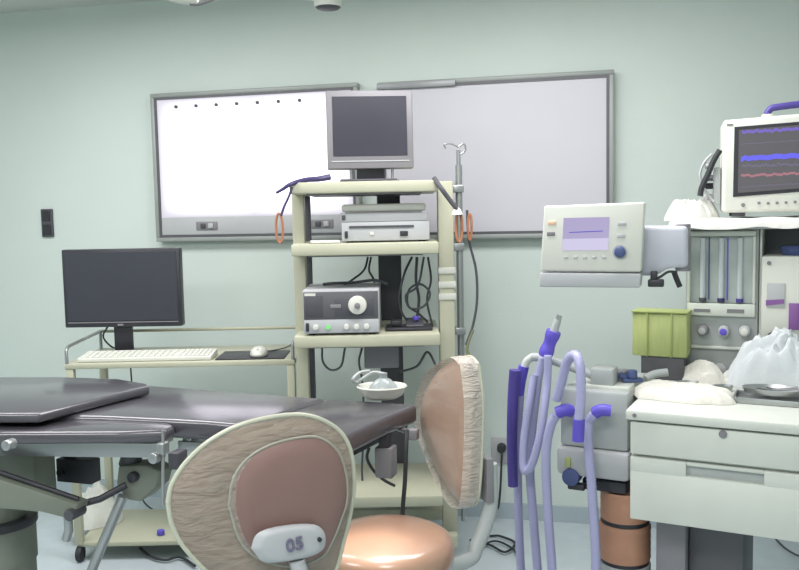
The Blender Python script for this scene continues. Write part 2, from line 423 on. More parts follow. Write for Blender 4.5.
# mouse pad + mouse
c = at(253, 357, 3.53)
mb = MB(); mb.bx(at(218, 357, 3.5).x, at(286, 357, 3.5).x, 3.44, 3.64, zt + .0005, zt + .006, .002)
tag(mb.build('mouse_pad', 'black'), 'dark mouse pad on the trolley under the white mouse', 'mouse pad')
mxx = at(259, 353, 3.5).x
t, T = thing('computer_mouse', 'small white computer mouse on the dark pad', 'mouse', (mxx, 3.50, zt + .007))
MB().lathe([(0, .001), (.034, .001), (.037, .009), (.033, .024), (.02, .035), (0, .038)], sy=1.45, n=24).build('shell', 'white', t)
MB().bx(-.003, .003, -.04, -.02, .028, .034, .001).build('scroll_wheel', 'lgrey', t)
tag(MB().tube([(mxx, 3.56, zt + .02), (mxx + .03, 3.6, zt + .01), (mxx + .08, 3.7, zt + .006), (mxx + .1, 3.8, zt + .006)], .0025, n=6).build('mouse_cable', 'dgrey'), 'thin dark cable running back from the white mouse', 'cable')
# monitor cables
tag(MB().tube([(mx - .07, 3.70, zt + .13), (mx - .11, 3.72, zt + .07), (mx - .09, 3.78, zt + .01), (mx - .06, 3.90, zt - .03), (mx - .06, 3.93, .4), (mx - .04, 3.93, .1), (mx + .1, 3.9, .01)], .004, n=6).build('monitor_cable', 'cable'),
    'thin dark cable hanging behind the black computer monitor', 'cable')
# things on the lower shelf
def crumple(name, m, c, sx, sy, sz, seed, label, cat, nth=96, nr=26, group=None, amp=.35, T=None, k=2.2, p=1.7, square=0, **kw):
    """a heap of soft cloth: irregular outline, folds that run down from the top, soft hollows"""
    off = Vector((seed * 3.1, seed * 1.7, seed * .9)); mb = MB(); bm = mb.bm; rings = []
    def pos(u, th):
        cs, sn = math.cos(th), math.sin(th)
        Rb = 1 + .16 * noise.noise(Vector((cs * 1.6, sn * 1.6, 0)) + off) + .05 * noise.noise(Vector((cs * 5, sn * 5, 3)) + off)
        if square: Rb *= (1 / max(abs(cs), abs(sn))) ** square
        q = Vector((cs * u * k, sn * u * k, 0)) + off; wv = noise.noise(q * .7 + off) * .8
        fold = 1 - 2 * abs(noise.noise(Vector((cs * k * 1.3 + wv, sn * k * 1.3 - wv, u * .6)) + off))
        soft = noise.noise(q * .9); fine = 1 - 2 * abs(noise.noise(q * 1.9 + Vector((wv, -wv, 0)) * 2))
        h_ = (1 - u ** p) ** .75 if u < 1 else 0
        z = sz * h_ * (.78 + amp * (.55 * fold * min(1, u * 2) + .8 * soft + .28 * fine))
        return Vector((cs * u * Rb * sx, sn * u * Rb * sy, max(0, z)))
    top = bm.verts.new(pos(0, 0))
    for i in range(1, nr + 1): rings.append([bm.verts.new(pos(i / nr, 2 * math.pi * j / nth)) for j in range(nth)])
    for j in range(nth): bm.faces.new((top, rings[0][j], rings[0][(j + 1) % nth]))
    for a_, b_ in zip(rings, rings[1:]):
        for j in range(nth): bm.faces.new((a_[j], b_[j], b_[(j + 1) % nth], a_[(j + 1) % nth]))
    bm.faces.new(list(reversed(rings[-1])))
    bmesh.ops.transform(bm, matrix=Matrix.Translation(c) if T is None else T @ Matrix.Translation(c), verts=bm.verts)
    return tag(mb.build(name, m, shade=75), label, cat, group)
c = at(92, 507, 3.64)
crumple('plastic_bag', 'bag', (c.x, 3.68, zl + .002), .12, .11, .17, 3, 'crumpled white bag on the lower shelf of the computer trolley', 'bag')
MB_ = MB(); c = at(158, 534, 3.46); MB_.cyl((c.x, 3.50, zl + .001), (c.x, 3.50, zl + .022), .016, bev=.003)
tag(MB_.build('bottle_cap', 'purple'), 'small violet cap on the lower trolley shelf', 'cap')

# ------------------------------------------------------------ endoscopy equipment cart
KY0, KY1 = 3.20, 3.66
t, T = thing('equipment_cart', 'tall cream metal equipment cart with open shelves in front of the white board', 'cart', (at(373, 186, KY0).x, KY0, 0))
CT, CART = T, t
def kx(px, py=250, y=0): return hit(CT, px, py, y=y).x
def kz(py, px=370, y=0): return hit(CT, px, py, y=y).z
xl, xr = kx(291), kx(439)
D = KY1 - KY0
pxl = (kx(293, y=.15) + kx(305, y=.15)) / 2; pw = (kx(305, y=.15) - kx(293, y=.15)) / 2; pxr = (kx(438.5, y=.15) + kx(454, y=.15)) / 2; pwr = (kx(454, y=.15) - kx(438.5, y=.15)) / 2
ztop = kz(181); 
shelves = [(kz(181), kz(192.5)), (kz(243), kz(255)), (kz(335), kz(347)), (kz(497), kz(508))]
for a_, b_ in shelves:
    MB().bx(xl, xr, 0.0, D - .02, b_, a_, .006).build('shelf', 'cream', t)
    mb = MB(); mb.bx(xl + .06, xr - .06, .03, D - .06, b_ - .006, b_ + .002, 0); mb.build('shelf_rib', 'mgrey', t)
SH1, SH2, SH3, SH4 = [s_[0] for s_ in shelves]
for sx, xx in ((-1, pxl), (1, pxr)):
    pw_ = pw if sx < 0 else pwr
    # posts stand just behind the shelf front lip on the left, beside the shelves on the right
    ya = .15
    MB().bx(xx - pw_, xx + pw_, ya, ya + .05, .10, SH1 - (.012 if sx < 0 else -.0), .005).build('post', 'cream', t)
    MB().bx(xx - pw_ * .7, xx + pw_ * .7, D - .06, D - .015, .10, SH1 - .02, .005).build('post', 'cream', t)
    for yy in (ya + .025, D - .04):
        f = MB().bx(xx - .012, xx + .012, yy - .012, yy + .012, .07, .11).build('castor_fork', 'steel', t)
        MB().cyl((xx - .012, yy, .037), (xx + .012, yy, .037), .037, bev=.005).build('castor', 'rubber', f)
MB().bx(kx(304, y=.33), kx(311, y=.33), .33, .37, SH4, SH1 - .045, .002).build('cable_channel', 'dgrey', t)
MB().bx(pxl - pw, pxr + pw, .05, .10, .10, .15, .005).build('base_bar', 'cream', t)
MB().bx(pxl - pw, pxr + pw, D - .1, D - .05, .10, .15, .005).build('base_bar', 'cream', t)
# back mast
MB().bx(kx(378, y=D), kx(401, y=D), D - .015, D + .03, .12, SH1 + .02, .004).build('rear_mast', 'dgrey', t)
# white straps on the right post
for py in (272, 286, 298):
    zc = kz(py, y=.15); MB().bx(pxr - pwr - .003, pxr + pwr + .006, .144, .206, zc - .014, zc + .012, .004).build('strap', 'white', t)
# iv pole on the right
xp = kx(459, 200, .215)
pole = MB().cyl((xp, .215, .15), (xp, .215, kz(150, 458, .215)), .0085).cyl((xp, .215, SH2 - .5), (xp, .215, kz(165, 458, .215)), .014).build('drip_pole', 'steel', t)
zp = kz(147, 458, .215)
MB().tube([(xp - .05, .215, zp - .005), (xp - .055, .215, zp + .01), (xp - .03, .215, zp + .014), (xp, .215, zp)], .004, n=6).build('hook', 'steel', pole)
MB().tube([(xp + .0, .215, zp), (xp + .022, .215, zp + .012), (xp + .028, .215, zp - .012), (xp + .01, .215, zp - .03)], .004, n=6).build('hook', 'steel', pole)
for zz in (SH1 - .03, SH2 - .03, SH3 - .02):
    MB().bx(pxr + pwr - .005, xp + .018, .19, .235, zz - .015, zz + .015).build('pole_clamp', 'steel', t)
# display on top
t, T = thing('cart_monitor', 'grey flat-screen monitor on top of the cream equipment cart', 'monitor', CT @ Vector((kx(371, y=.15), .15, SH1)), R(4))
def h(px, py, y=-.03): return hit(T, px, py, y=y)
ang = R(-1.2)
a = h(326.5, 130); b_ = h(413, 130); z1 = h(369, 90).z; z0 = h(369, 169).z
cxm, czm = (a.x + b_.x) / 2, (z0 + z1) / 2; mw, mh = b_.x - a.x, z1 - z0
MB().box((cxm, -.005, czm), (mw, .05, mh), rot=(R(-3), ang * 0, 0), bev=.006).build('housing', 'mgrey', t)
sw_, sh_ = mw * .86, mh * .76
tilt = R(-3)
def onface(dx, dz, dy=0): return Vector((cxm + dx, -.031 + dy - math.tan(tilt) * -dz * -1, czm + dz))
MB().box(onface(0, mh * .045, .0015), (sw_, .006, sh_), rot=(tilt, 0, 0), bev=.001, seg=1).build('screen', 'screen', t)
MB().box(onface(0, -mh * .40, .0015), (mw * .9, .006, .004), rot=(tilt, 0, 0), bev=0).build('bezel_line', 'lgrey', t)
MB().bx(cxm - .055, cxm + .055, -.01, .03, .012, z0 + .04, .004).build('stand_neck', 'black', t)
MB().bx(cxm - .12, cxm + .10, -.07, .09, 0.001, .012, .004).build('stand_base', 'dgrey', t)
for dx in (-.075, .085): MB().cyl((cxm + dx, -.01, .01), (cxm + dx, -.01, z0 + .02), .006, n=10).build('stand_rod', 'steel', t)

# devices on shelf 2
def device(name, label, px0, px1, pt, pb, zb, yf, dep, m, rz=0, base=None):
    xa, xb = kx(px0, y=yf), kx(px1, y=yf)
    t, T = thing(name, label, 'medical device', CT @ Vector(((xa + xb) / 2, yf, zb)), rz)
    hgt = kz(pt, y=yf) - zb if pt else .08
    return t, T, (xb - xa) / 2, hgt
t, T, hwid, hg = device('video_processor', 'grey video unit on the second shelf of the equipment cart, under the printer', 342, 430, 222, 242, SH2, .05, .33, 'lgrey')
MB().bx(-hwid, hwid, 0, .33, .006, hg, .005).build('case', 'lgrey', t)
MB().bx(-hwid + .03, hwid - .06, -.004, .001, hg - .022, hg - .014, 0).build('slot', 'dgrey', t)
MB().bx(-hwid + .012, -hwid + .024, -.006, .001, .018, .045, .002).build('power_switch', 'black', t)
MB().bx(.055, .085, -.006, .001, .022, .042, .002).build('socket', 'black', t)
MB().bx(-.06, -.045, -.004, .001, .028, .04, .001).build('button', 'white', t)
for sx in (-1, 1):
    for yy in (.03, .3): MB().cyl((sx * (hwid - .03), yy, 0), (sx * (hwid - .03), yy, .008), .012, n=12).build('foot', 'rubber', t)
PZ = SH2 + hg
t, T, hwid, hg2 = device('medical_printer', 'pale grey printer stacked on the video unit of the equipment cart', 341, 428, 204, 220, PZ, .06, .3, 'lgrey')
hg2 = kz(204, y=.06) - PZ
MB().bx(-hwid, hwid, 0, .3, .001, hg2 * .55, .004).build('case', 'lgrey', t)
MB().bx(-hwid + .006, hwid - .006, .006, .295, hg2 * .57, hg2, .01, 3).build('lid', 'white', t)
MB().bx(-hwid + .02, hwid - .02, -.003, .001, hg2 * .5, hg2 * .56, 0).build('paper_slot', 'mgrey', t)
MB().bx(-hwid + .006, -hwid + .02, -.004, .001, hg2 * .14, hg2 * .4, .001).build('button', 'dgrey', t)
mb = MB(); mb.box((CT @ Vector((kx(323), .09, SH2 + .006))), (.11, .12, .009), rot=(0, 0, R(8)), bev=.002)
tag(mb.build('paper_stack', 'cloth'), 'thin white stack of paper beside the video unit on the cart', 'paper')
# light source on shelf 3
t, T, hwid, hg = device('light_source', 'grey endoscope light source with a round dial on the third cart shelf', 301, 378, 289, 333, SH3, .004, .3, 'mgrey', 0)
hwid -= .0
MB().bx(-hwid, hwid, .004, .3, .008, hg, .004).build('case', 'lgrey', t)
MB().bx(-hwid + .004, hwid - .004, -.002, .004, hg * .36, hg - .008, .001).build('upper_panel', 'frame', t)
MB().bx(-hwid + .004, hwid - .004, -.002, .004, .01, hg * .35, .001).build('lower_panel', 'lgrey', t)
MB().bx(-hwid + .01, -hwid + .075, -.004, -.001, hg * .42, hg - .02, .001).build('side_grille', 'dgrey', t)
MB().bx(-hwid + .12, hwid - .02, -.0035, -.001, hg * .42, hg - .035, .001).build('dark_panel', 'dgrey', t)
k = MB().cyl((hwid - .082, -.002, hg * .66), (hwid - .082, -.02, hg * .66), .036, .034, n=32, bev=.003).build('dial', 'white', t)
MB().cyl((hwid - .082, -.02, hg * .66), (hwid - .082, -.032, hg * .66), .011, n=20, bev=.002).build('dial_centre', 'mgrey', k)
MB().bx(-.04, .0, -.005, -.002, hg * .6, hg * .68, .0005).build('label_plate', 'mgrey', t)
MB().bx(-hwid + .008, -hwid + .05, -.0045, -.002, hg - .022, hg - .012, 0).build('badge', 'white', t)
MB().bx(-hwid + .01, -hwid + .022, -.008, -.001, .018, .05, .002).build('power_switch', 'black', t)
MB().cyl((-hwid + .095, -.001, .033), (-hwid + .095, -.008, .033), .009, n=14).build('green_light', 'led', t)
for xx in (-hwid + .048, .02, .058, .095): MB().cyl((xx, -.001, .033), (xx, -.012, .033), .011, n=14, bev=.002).build('button', 'white', t)
for sx in (-1, 1):
    for yy in (.03, .27): MB().cyl((sx * (hwid - .03), yy, 0), (sx * (hwid - .03), yy, .01), .012, n=12).build('foot', 'rubber', t)
LSX = (T @ Vector((0, 0, 0))).x
tag(MB().tube([CT @ Vector(v) for v in [(kx(318), .2, SH3 + hg + .006), (kx(330), .16, SH3 + hg + .012), (kx(350), .2, SH3 + hg + .010), (kx(372), .17, SH3 + hg + .02), (kx(386), .15, SH3 + hg + .006)]], .006, n=7).build('power_lead', 'cable'),
    'dark cable lying on top of the light source', 'cable')
# camera head / footswitch on shelf 3 right
t, T = thing('foot_pedal', 'black foot pedal under the hanging cables on the third cart shelf', 'pedal', CT @ Vector((kx(410), .14, SH3)))
MB().bx(-.10, .085, -.06, .07, .001, .014, .005).build('base_plate', 'black', t)
MB().prism([(-.02, -.05, .014), (-.02, .06, .014), (-.02, .06, .04), (-.02, -.05, .022)], (.07, 0, 0), .004).build('pedal', 'dgrey', t)
MB().bx(-.08, -.035, -.03, .03, .014, .04, .008).build('toe_guard', 'black', t)
MB().cyl((.02, .0, .036), (.02, .0, .052), .013, bev=.003).build('violet_button', 'purple', t)

# hanging cables within the cart
def cab(name, pts, r, m, label, cat='cable', n=8, world=True, **k):
    return tag(MB().tube(pts, r, n=n, **k).build(name, m), label, cat)
def kp(px, py, y): return CT @ hit(CT, px, py, y=y)
G = 'cables hanging under the second cart shelf'
under = [
    ('black cable looping widest to the left under the second cart shelf', [(412, 257, .25), (404, 275, .22), (399, 300, .2), (405, 318, .18), (420, 331, .19)], .005),
    ('cable falling straight from the second cart shelf to the foot pedal', [(417, 257, .2), (416, 280, .2), (419, 300, .2), (416, 325, .18)], .006),
    ('cable with a coiled loop at mid height under the second cart shelf', [(424, 257, .16), (418, 285, .14), (406, 295, .13), (410, 308, .14), (424, 306, .16), (430, 293, .17), (420, 284, .17), (409, 290, .16), (408, 305, .17), (418, 313, .2), (428, 322, .2)], .0045),
    ('rightmost dark cable hanging beside the right post of the cart', [(428, 257, .25), (431, 280, .24), (427, 300, .22), (433, 328, .2)], .0045),
]
for lb, pts, r in under:
    tag(MB().tube([kp(*p_) for p_ in pts], r, n=7).build('hanging_cable', 'cable'), lb, 'cable')
tag(MB().tube([kp(*p_) for p_ in [(368, 257, .3), (364, 270, .28), (352, 280, .24), (344, 285, .22)]], .0045, n=7).build('hanging_cable', 'cable'), 'cable slanting from the second cart shelf down to the light source', 'cable')
tag(MB().tube([kp(*p_) for p_ in [(371, 257, .3), (369, 270, .28), (373, 278, .3), (376, 288, .345)]], .0045, n=7).build('hanging_cable', 'cable'), 'short cable dropping behind the light source beside the mast', 'cable')
tag(MB().tube([kp(*p_) for p_ in [(322, 348, .1), (323, 362, .1), (331, 370, .1), (341, 366, .1), (345, 348, .1)]], .0045, n=7).build('cable_loop', 'cable'), 'black cable loop hanging under the left of the third cart shelf', 'cable')
tag(MB().tube([kp(*p_) for p_ in [(362, 348, .12), (359, 362, .12), (362, 380, .12), (364, 420, .14), (362, 470, .2), (364, 496, .2)]], .0045, n=7).build('hanging_cable', 'cable'), 'long cable falling from the third cart shelf towards the table end', 'cable')
tag(MB().tube([kp(*p_) for p_ in [(400, 372, .25), (417, 366, .2), (427, 352, .16), (434, 362, .12), (437, 372, .1), (434, 390, .1)]], .005, n=7).build('hanging_cable', 'cable'), 'cable arched between the cart mast and the right post below the third shelf', 'cable')
# dark power unit hanging under shelf 3
mb = MB(); p0 = kp(364, 350, .2); p1 = kp(399, 368, .2)
mb.bx(p0.x, p1.x, p0.y, p0.y + .16, p1.z, CT.translation.z + shelves[2][1] - .007, .006)
tag(mb.build('power_box', 'mgrey'), 'grey power box slung under the third cart shelf', 'power box')
# cable bundle on top left, orange loops
cab('cable_bundle', [kp(*p_) for p_ in [(330, 177, .1), (318, 179, .08), (305, 180, .04), (291, 184, -.012), (283, 189, -.012), (276, 193, -.012)]], lambda u: .012 - .007 * u, 'bcable', 'dark violet cable bundle drooping off the top left corner of the cart')
cab('hanging_cable', [kp(*p_) for p_ in [(292, 187, -.006), (289, 196, -.01), (284, 207, -.01), (281, 216, -.01)]], .0045, 'bcable', 'short violet lead hanging from the top left corner above the orange loop')
def loop(c, w_, h_, r, m, lb, turns=2):
    pts = []
    for i in range(int(14 * turns) + 1):
        a = 2 * math.pi * i / 14; pts.append(Vector(c) + Vector((w_ * math.cos(a), .004 * i / 7, h_ * math.sin(a))))
    return tag(MB().tube(pts, r, n=7, smooth=3).build('coiled_cable', m), lb, 'cable')
loop(kp(281, 228, .03) + Vector((-.004, -.02, 0)), .013, .055, .0042, 'orange', 'orange coiled cable hanging at the left post of the cart')
loop(kp(459, 227, .0) + Vector((0, -.01, 0)), .012, .055, .0048, 'orange', 'orange coiled cable hanging nearest the right post of the cart', 3)
loop(kp(470, 227, .04), .007, .05, .0042, 'orange', 'narrow orange-brown cable coil hanging right of the drip pole')
cab('scope_cable', [kp(*p_) for p_ in [(434, 178, .01), (441, 188, -.02), (449, 199, -.02), (456, 208, -.02), (459, 214, -.02)]], .009, 'dgrey', 'thick dark lead slanting from the cart top to the right post')
crumple('tape_wrap', 'cloth', kp(457, 212, .0) - Vector((0, .02, .01)), .022, .016, .03, 5, 'white tape wrapped at the top of the orange coil', 'tape', nth=24, nr=6)
cab('scope_cable', [kp(*p_) for p_ in [(467, 210, .07), (469, 240, .07), (476, 270, .07), (477, 300, .07), (473, 325, .07), (466, 345, .07)]], .005, 'dgrey', 'long dark cable bowing out right of the drip pole')
mb = MB(); mb.tube([kp(*p_) for p_ in [(473, 330, .07), (469, 340, .07), (467, 350, .07), (470, 357, .07)]], .006, n=8)
tag(mb.build('cable_end', 'olive'), 'brass-coloured hook at the end of the long dark cable', 'hook')

# ------------------------------------------------------------ operating table
ZT = .87
TT, _T = thing('operating_table', 'dark padded operating table crossing the left of the room', 'operating table', (-.85, 2.6, 0), R(-18))
TI = _T.inverted()
def tz(px, py, z=ZT): return TI @ atz(px, py, z)
th = Vector((0, 0, -.05))
# middle pad
def pad(pts, z, thick, name, m='pad', bev=.014):
    P = [tz(a_, b_, z) for a_, b_ in pts]
    return MB().prism(P, (0, 0, -thick), bev, 3).build(name, m, TT, shade=50)
pad([(-60, 384), (150, 385), (326, 398), (246, 425), (205, 421), (165, 419), (100, 416), (-60, 414)], ZT, .055, 'middle_pad')
pad([(330, 398), (418, 404), (390, 415), (347, 435), (300, 445), (252, 425)], ZT - .004, .055, 'foot_pad')
pad([(-90, 377), (60, 376.5), (119, 378.5), (147, 383), (150, 386), (104, 397), (38, 413.5), (-90, 414)], ZT + .03, .028, 'head_pad', bev=.01)
pad([(-70, 417), (60, 418), (140, 417), (166, 420), (175, 425), (166, 430), (120, 432), (-70, 433)], ZT - .012, .034, 'arm_board', bev=.012)
# frame plates under the pads
def plate(pts, z, thick, name, m, bev=.004):
    return MB().prism([tz(a_, b_, z) for a_, b_ in pts], (0, 0, -thick), bev, 2).build(name, m, TT)
plate([(-40, 394), (150, 394), (320, 406), (244, 432), (170, 428), (-40, 424)], ZT - .057, .028, 'table_frame', 'steel')
plate([(334, 408), (408, 412), (350, 440), (270, 440)], ZT - .061, .05, 'foot_frame', 'padside')
def rod(pts, r, name, m, sm=0, parent=TT, n=12, **k):
    return MB().tube([TI @ p_ for p_ in pts], r, n=n, smooth=sm).build(name, m, parent)
# side rail along the front
y = 2.20
ra = [atz(-40, 447, ZT - .085), atz(165, 449, ZT - .085)]
rr = Vector(ra[1]) - Vector(ra[0])
mb = MB(); mb.prism([TI @ (ra[0] + Vector((0, 0, -.026))), TI @ (ra[1] + Vector((0, 0, -.026))), TI @ (ra[1] + Vector((0, .008, -.016))), TI @ (ra[0] + Vector((0, .008, -.016)))], (0, 0, .040), .002)
mb.build('side_rail', 'steel', TT)
rb = [atz(178, 446, ZT - .085), atz(232, 449, ZT - .085)]
mb = MB(); mb.prism([TI @ (rb[0] + Vector((0, 0, -.014))), TI @ (rb[1] + Vector((0, 0, -.014))), TI @ (rb[1] + Vector((0, .008, -.014))), TI @ (rb[0] + Vector((0, .008, -.014)))], (0, 0, .028), .002)
mb.build('side_rail', 'steel', TT)
for px_ in (10, 92, 150, 186, 222):
    p_ = TI @ atz(px_, 446, ZT - .085); MB().box(p_ + Vector((0, .05, .006)), (.03, .09, .03)).build('rail_bracket', 'steel', TT)
# round clamp knobs
for px_, py_ in ((5, 446), (152, 459)):
    p_ = TI @ at(px_, py_, 2.12); MB().cyl(p_, p_ + Vector((0, .03, 0)), .014, bev=.003).build('clamp_knob', 'steel', TT)
# under-table body
p_ = TI @ at(20, 470, 2.42)
a0, a1 = TI @ at(-40, 457, 2.50), TI @ at(64, 500, 2.50)
MB().bx(a0.x, a1.x, a0.y - .02, a0.y + .07, a1.z, ZT - .086, .008).build('under_body', 'lever', TT)
# control box
a0, a1 = TI @ at(60, 460, 2.60), TI @ at(104, 479, 2.60)
cb = MB().bx(a0.x, a1.x, a0.y - .02, a0.y + .03, a1.z, a0.z + .01, .004).build('control_box', 'padside', TT)
MB().cyl((a0.x + .02, a0.y - .02, (a0.z + a1.z) / 2), (a0.x + .02, a0.y - .03, (a0.z + a1.z) / 2), .012, n=14).build('box_knob', 'black', cb)
MB().bx(a0.x + .01, a0.x + .05, a0.y, a0.y + .02, a0.z, ZT - .083, .002).build('box_bracket', 'dgrey', TT)
# lever arm beam
P = [TI @ at(px_, py_, 2.25) for px_, py_ in [(-50, 462), (0, 480), (78, 505), (72, 520), (40, 512), (0, 509), (-50, 506)]]
MB().prism(P, (0, .05, 0), .005, 2).build('lever_beam', 'lever', TT)
e0, e1 = at(-50, 460, 2.25), at(76, 503, 2.25)
rod([e0 + Vector((0, .02, .004)), e1 + Vector((0, .02, .004))], .007, 'beam_edge', 'padside')
j = TI @ at(68, 516, 2.235)
MB().cyl(j, j + Vector((0, .06, 0)), .016, bev=.004).build('pivot_joint', 'dgrey', TT)
rod([at(68, 517, 2.28), at(69, 530, 2.28), at(66, 540, 2.28)], .012, 'pivot_foot', 'steel')
# black rod to the knuckle
rod([at(74, 506, 2.30), at(100, 499, 2.32), at(126, 485, 2.34)], .010, 'actuator_rod', 'padside')
kn = [TI @ at(px_, py_, 2.36) for px_, py_ in [(118, 466), (146, 465), (160, 472), (156, 488), (140, 502), (126, 500), (116, 485)]]
MB().prism(kn, (0, .07, 0), .006).build('knuckle', 'lever', TT)
kk = TI @ at(131, 478, 2.345); MB().cyl(kk, kk + Vector((0, .03, 0)), .015, bev=.003).build('knuckle_cap', 'padside', TT)
rod([at(129, 466, 2.40), at(133, 452, 2.40)], .03, 'knuckle_mount', 'dgrey')
rod([at(123, 496, 2.33), at(98, 555, 2.33), at(80, 600, 2.34)], .014, 'brace_tube', 'steel')
rod([at(163, 430, 2.14), at(163, 505, 2.14)], .0045, 'drop_rod', 'steel')
mb = MB(); q_ = TI @ at(163, 448, 2.14); mb.box(q_, (.022, .03, .03)); mb.build('rod_clamp', 'steel', TT)
q_ = TI @ at(178, 459, 2.2); MB().box(q_, (.03, .05, .045)).build('rail_clamp', 'dgrey', TT)
rod([at(178, 462, 2.2), at(182, 474, 2.2), at(176, 484, 2.19)], .005, 'clamp_handle', 'dgrey', 6)
# pedestal
pc = TI @ at(2, 540, 2.50); pc.z = 0
MB().lathe([(0, 0.0), (.27, 0), (.28, .03), (.26, .07), (.12, .10), (.093, .13), (.093, TI.translation.z + .40), (0, .40)], (pc.x, pc.y, 0), 40).build('pedestal', 'lever', TT)
zz = (at(2, 520, 2.5)).z
MB().cyl((pc.x, pc.y, .40), (pc.x, pc.y, zz - .01), .098, n=40).build('pedestal_sleeve', 'lever', TT)
MB().cyl((pc.x, pc.y, zz - .012), (pc.x, pc.y, zz + .014), .104, n=40, bev=.004).build('sleeve_ring', 'padside', TT)
MB().cyl((pc.x, pc.y, zz), (pc.x, pc.y, ZT - .09), .075, n=32).build('column', 'lever', TT)
# foot end fittings
q_ = TI @ at(386, 461, 2.32); MB().box(q_, (.05, .05, .085)).build('foot_bracket', 'mgrey', TT)
MB().box(q_ + Vector((0, 0, .06)), (.03, .04, .06)).build('foot_bracket_arm', 'padside', TT)
q2 = TI @ at(413, 434, 2.33); MB().box(q2, (.03, .03, .03)).build('foot_clamp', 'mgrey', TT)
rod([at(413, 434, 2.34), at(398, 428, 2.38)], .008, 'foot_clamp_bar', 'steel')
cab('hand_control_cable', [at(*p_) for p_ in [(407, 430, 2.28), (406, 450, 2.25), (405, 480, 2.24), (403, 505, 2.24), (402, 526, 2.24)]], lambda u: .006 + .003 * (u > .85), 'rubber', 'black hand-control cable hanging from the end of the operating table')
cab('table_cable', [at(*p_) for p_ in [(369, 448, 2.36), (367, 458, 2.36), (373, 470, 2.36), (384, 480, 2.36), (395, 486, 2.36)]], .0045, 'cable', 'thin dark cable looping under the foot end of the operating table')
# basin on the table end
bc = atz(382, 399, ZT)
t, T = thing('white_basin', 'white oval basin with clear tubing on the end of the operating table', 'basin', (bc.x, bc.y + .02, ZT - .002))
MB().lathe([(0, .001), (.045, .001), (.062, .010), (.072, .034), (.076, .036), (.073, .040), (.068, .036), (.057, .014), (.04, .008), (0, .008)], sy=.8, n=40).build('bowl', 'white', t)
t, T = thing('breathing_mask', 'greyish clear mask and tubing heaped in the white basin', 'mask', (bc.x + .005, bc.y + .02, ZT + .01))
MB().lathe([(.03, .0), (.045, .006), (.046, .014), (.038, .03), (.022, .045), (.012, .05), (.012, .065), (0, .066)], n=24, sy=.8).build('mask_body', clear('mask_plastic', (170, 178, 180), .65), t)
MB().tube([(.01, 0, .06), (-.03, .01, .065), (-.06, 0, .05), (-.08, .0, .038), (-.09, -.01, .05), (-.07, .01, .065), (-.04, .01, .07)], .005, n=7).build('mask_tube', 'mgr', t)

# ------------------------------------------------------------ chairs
def chair_base(t, c, zs, rad=.2, up=.0):
    """five-star base and gas column below the seat; c = seat centre in local x,y"""
    x, y = c
    MB().cyl((x, y, .09), (x, y, zs - .03), .022, bev=.002).build('gas_column', 'steel', t)
    MB().cyl((x, y, .06), (x, y, .12), .035, bev=.005).build('hub', 'dgrey', t)
    for k in range(5):
        a = 2 * math.pi * k / 5 + up; d = Vector((math.cos(a), math.sin(a), 0)); o = Vector((x, y, 0))
        l = MB().tube([o + d * .03 + Vector((0, 0, .09)), o + d * rad + Vector((0, 0, .065))], lambda u: .018 - .006 * u, smooth=0).build('base_leg', 'steel', t)
        e = o + d * rad; s_ = Vector((-d.y, d.x, 0)) * .012
        MB().cyl(e - s_ + Vector((0, 0, .027)), e + s_ + Vector((0, 0, .027)), .026, bev=.004).build('castor', 'rubber', l)
# near chair (seen from behind)
CA = R(24)
t, T = thing('near_chair', 'brown round-backed chair in clear plastic marked 05, seen from behind', 'chair', at(262, 495, 1.62).xy.to_3d(), CA)
def ch(px, py, y=0): return hit(T, px, py, y=y)
outer = [(168, 503), (172, 484), (187, 461), (211, 440), (243, 424), (283, 415.5), (312, 416.5), (337, 429), (350, 449), (354, 480), (351, 510), (344, 540), (335, 572), (318, 600), (285, 612), (245, 600), (213, 577), (184, 547), (172, 524)]
inner = [(229, 505), (233, 480), (246, 460), (268, 446), (297, 438), (320, 438), (338, 452), (346, 475), (347, 500), (341, 520), (333, 540), (322, 556), (296, 566), (262, 560), (240, 540)]
O = [ch(*p_) for p_ in outer]
cush = MB().pillow(O, (0, 1, 0), .05, .016).build('back_cushion', 'cush', t, shade=80)
# plastic cover rolled edge
MB().tube(O + [O[0]], .0048, n=8).build('cover_edge', 'edge', t, shade=80)
oc = sum(O, Vector()) / len(O)
O2 = [oc + (p_ - oc) * 1.015 for p_ in O]
MB().pillow(O2, (0, 1, 0), .058, .027).build('plastic_cover', 'film', t, shade=80)
Ii = [ch(*p_, y=-.02) for p_ in inner]
MB().pillow(Ii, (0, 1, 0), .012, .016, p=.4).build('back_shell', 'brown', t, shade=80)
MB().tube(Ii + [Ii[0]], .003, n=8).build('shell_rim', 'rimtan', t, shade=80)
pl = [(251, 548), (256, 535), (270, 528), (296, 524), (316, 525), (325, 534), (324, 548), (312, 556), (290, 561), (264, 562)]
P3 = [ch(*p_, y=-.05) for p_ in pl]
pm = MB().pillow(P3, (0, 1, 0), .006, .014, p=.3).build('name_plate', 'lgrey', t, shade=80)
hc = ch(320, 540, y=-.066)
MB().cyl(hc, hc + Vector((0, .01, 0)), .0045, n=12).build('screw', 'black', pm)
lc = ch(295, 545, y=-.0665)
lettering('05', .036, .0015, Matrix.Translation(lc) @ Matrix.Rotation(R(90), 4, 'X') @ Matrix.Rotation(R(4), 4, 'Z'), 'ink', pm)
st_ = [ch(297, 560, y=-.05), ch(299, 590, y=-.045), ch(300, 640, y=-.035)]
zs = .57
sc_ = (0.02, .24)
MB().tube([st_[0], st_[1], Vector((sc_[0], .02, zs - .11)), Vector((sc_[0], .1, zs - .13)), Vector((sc_[0], sc_[1], zs - .1))], .016).build('back_support', 'lgrey', t)
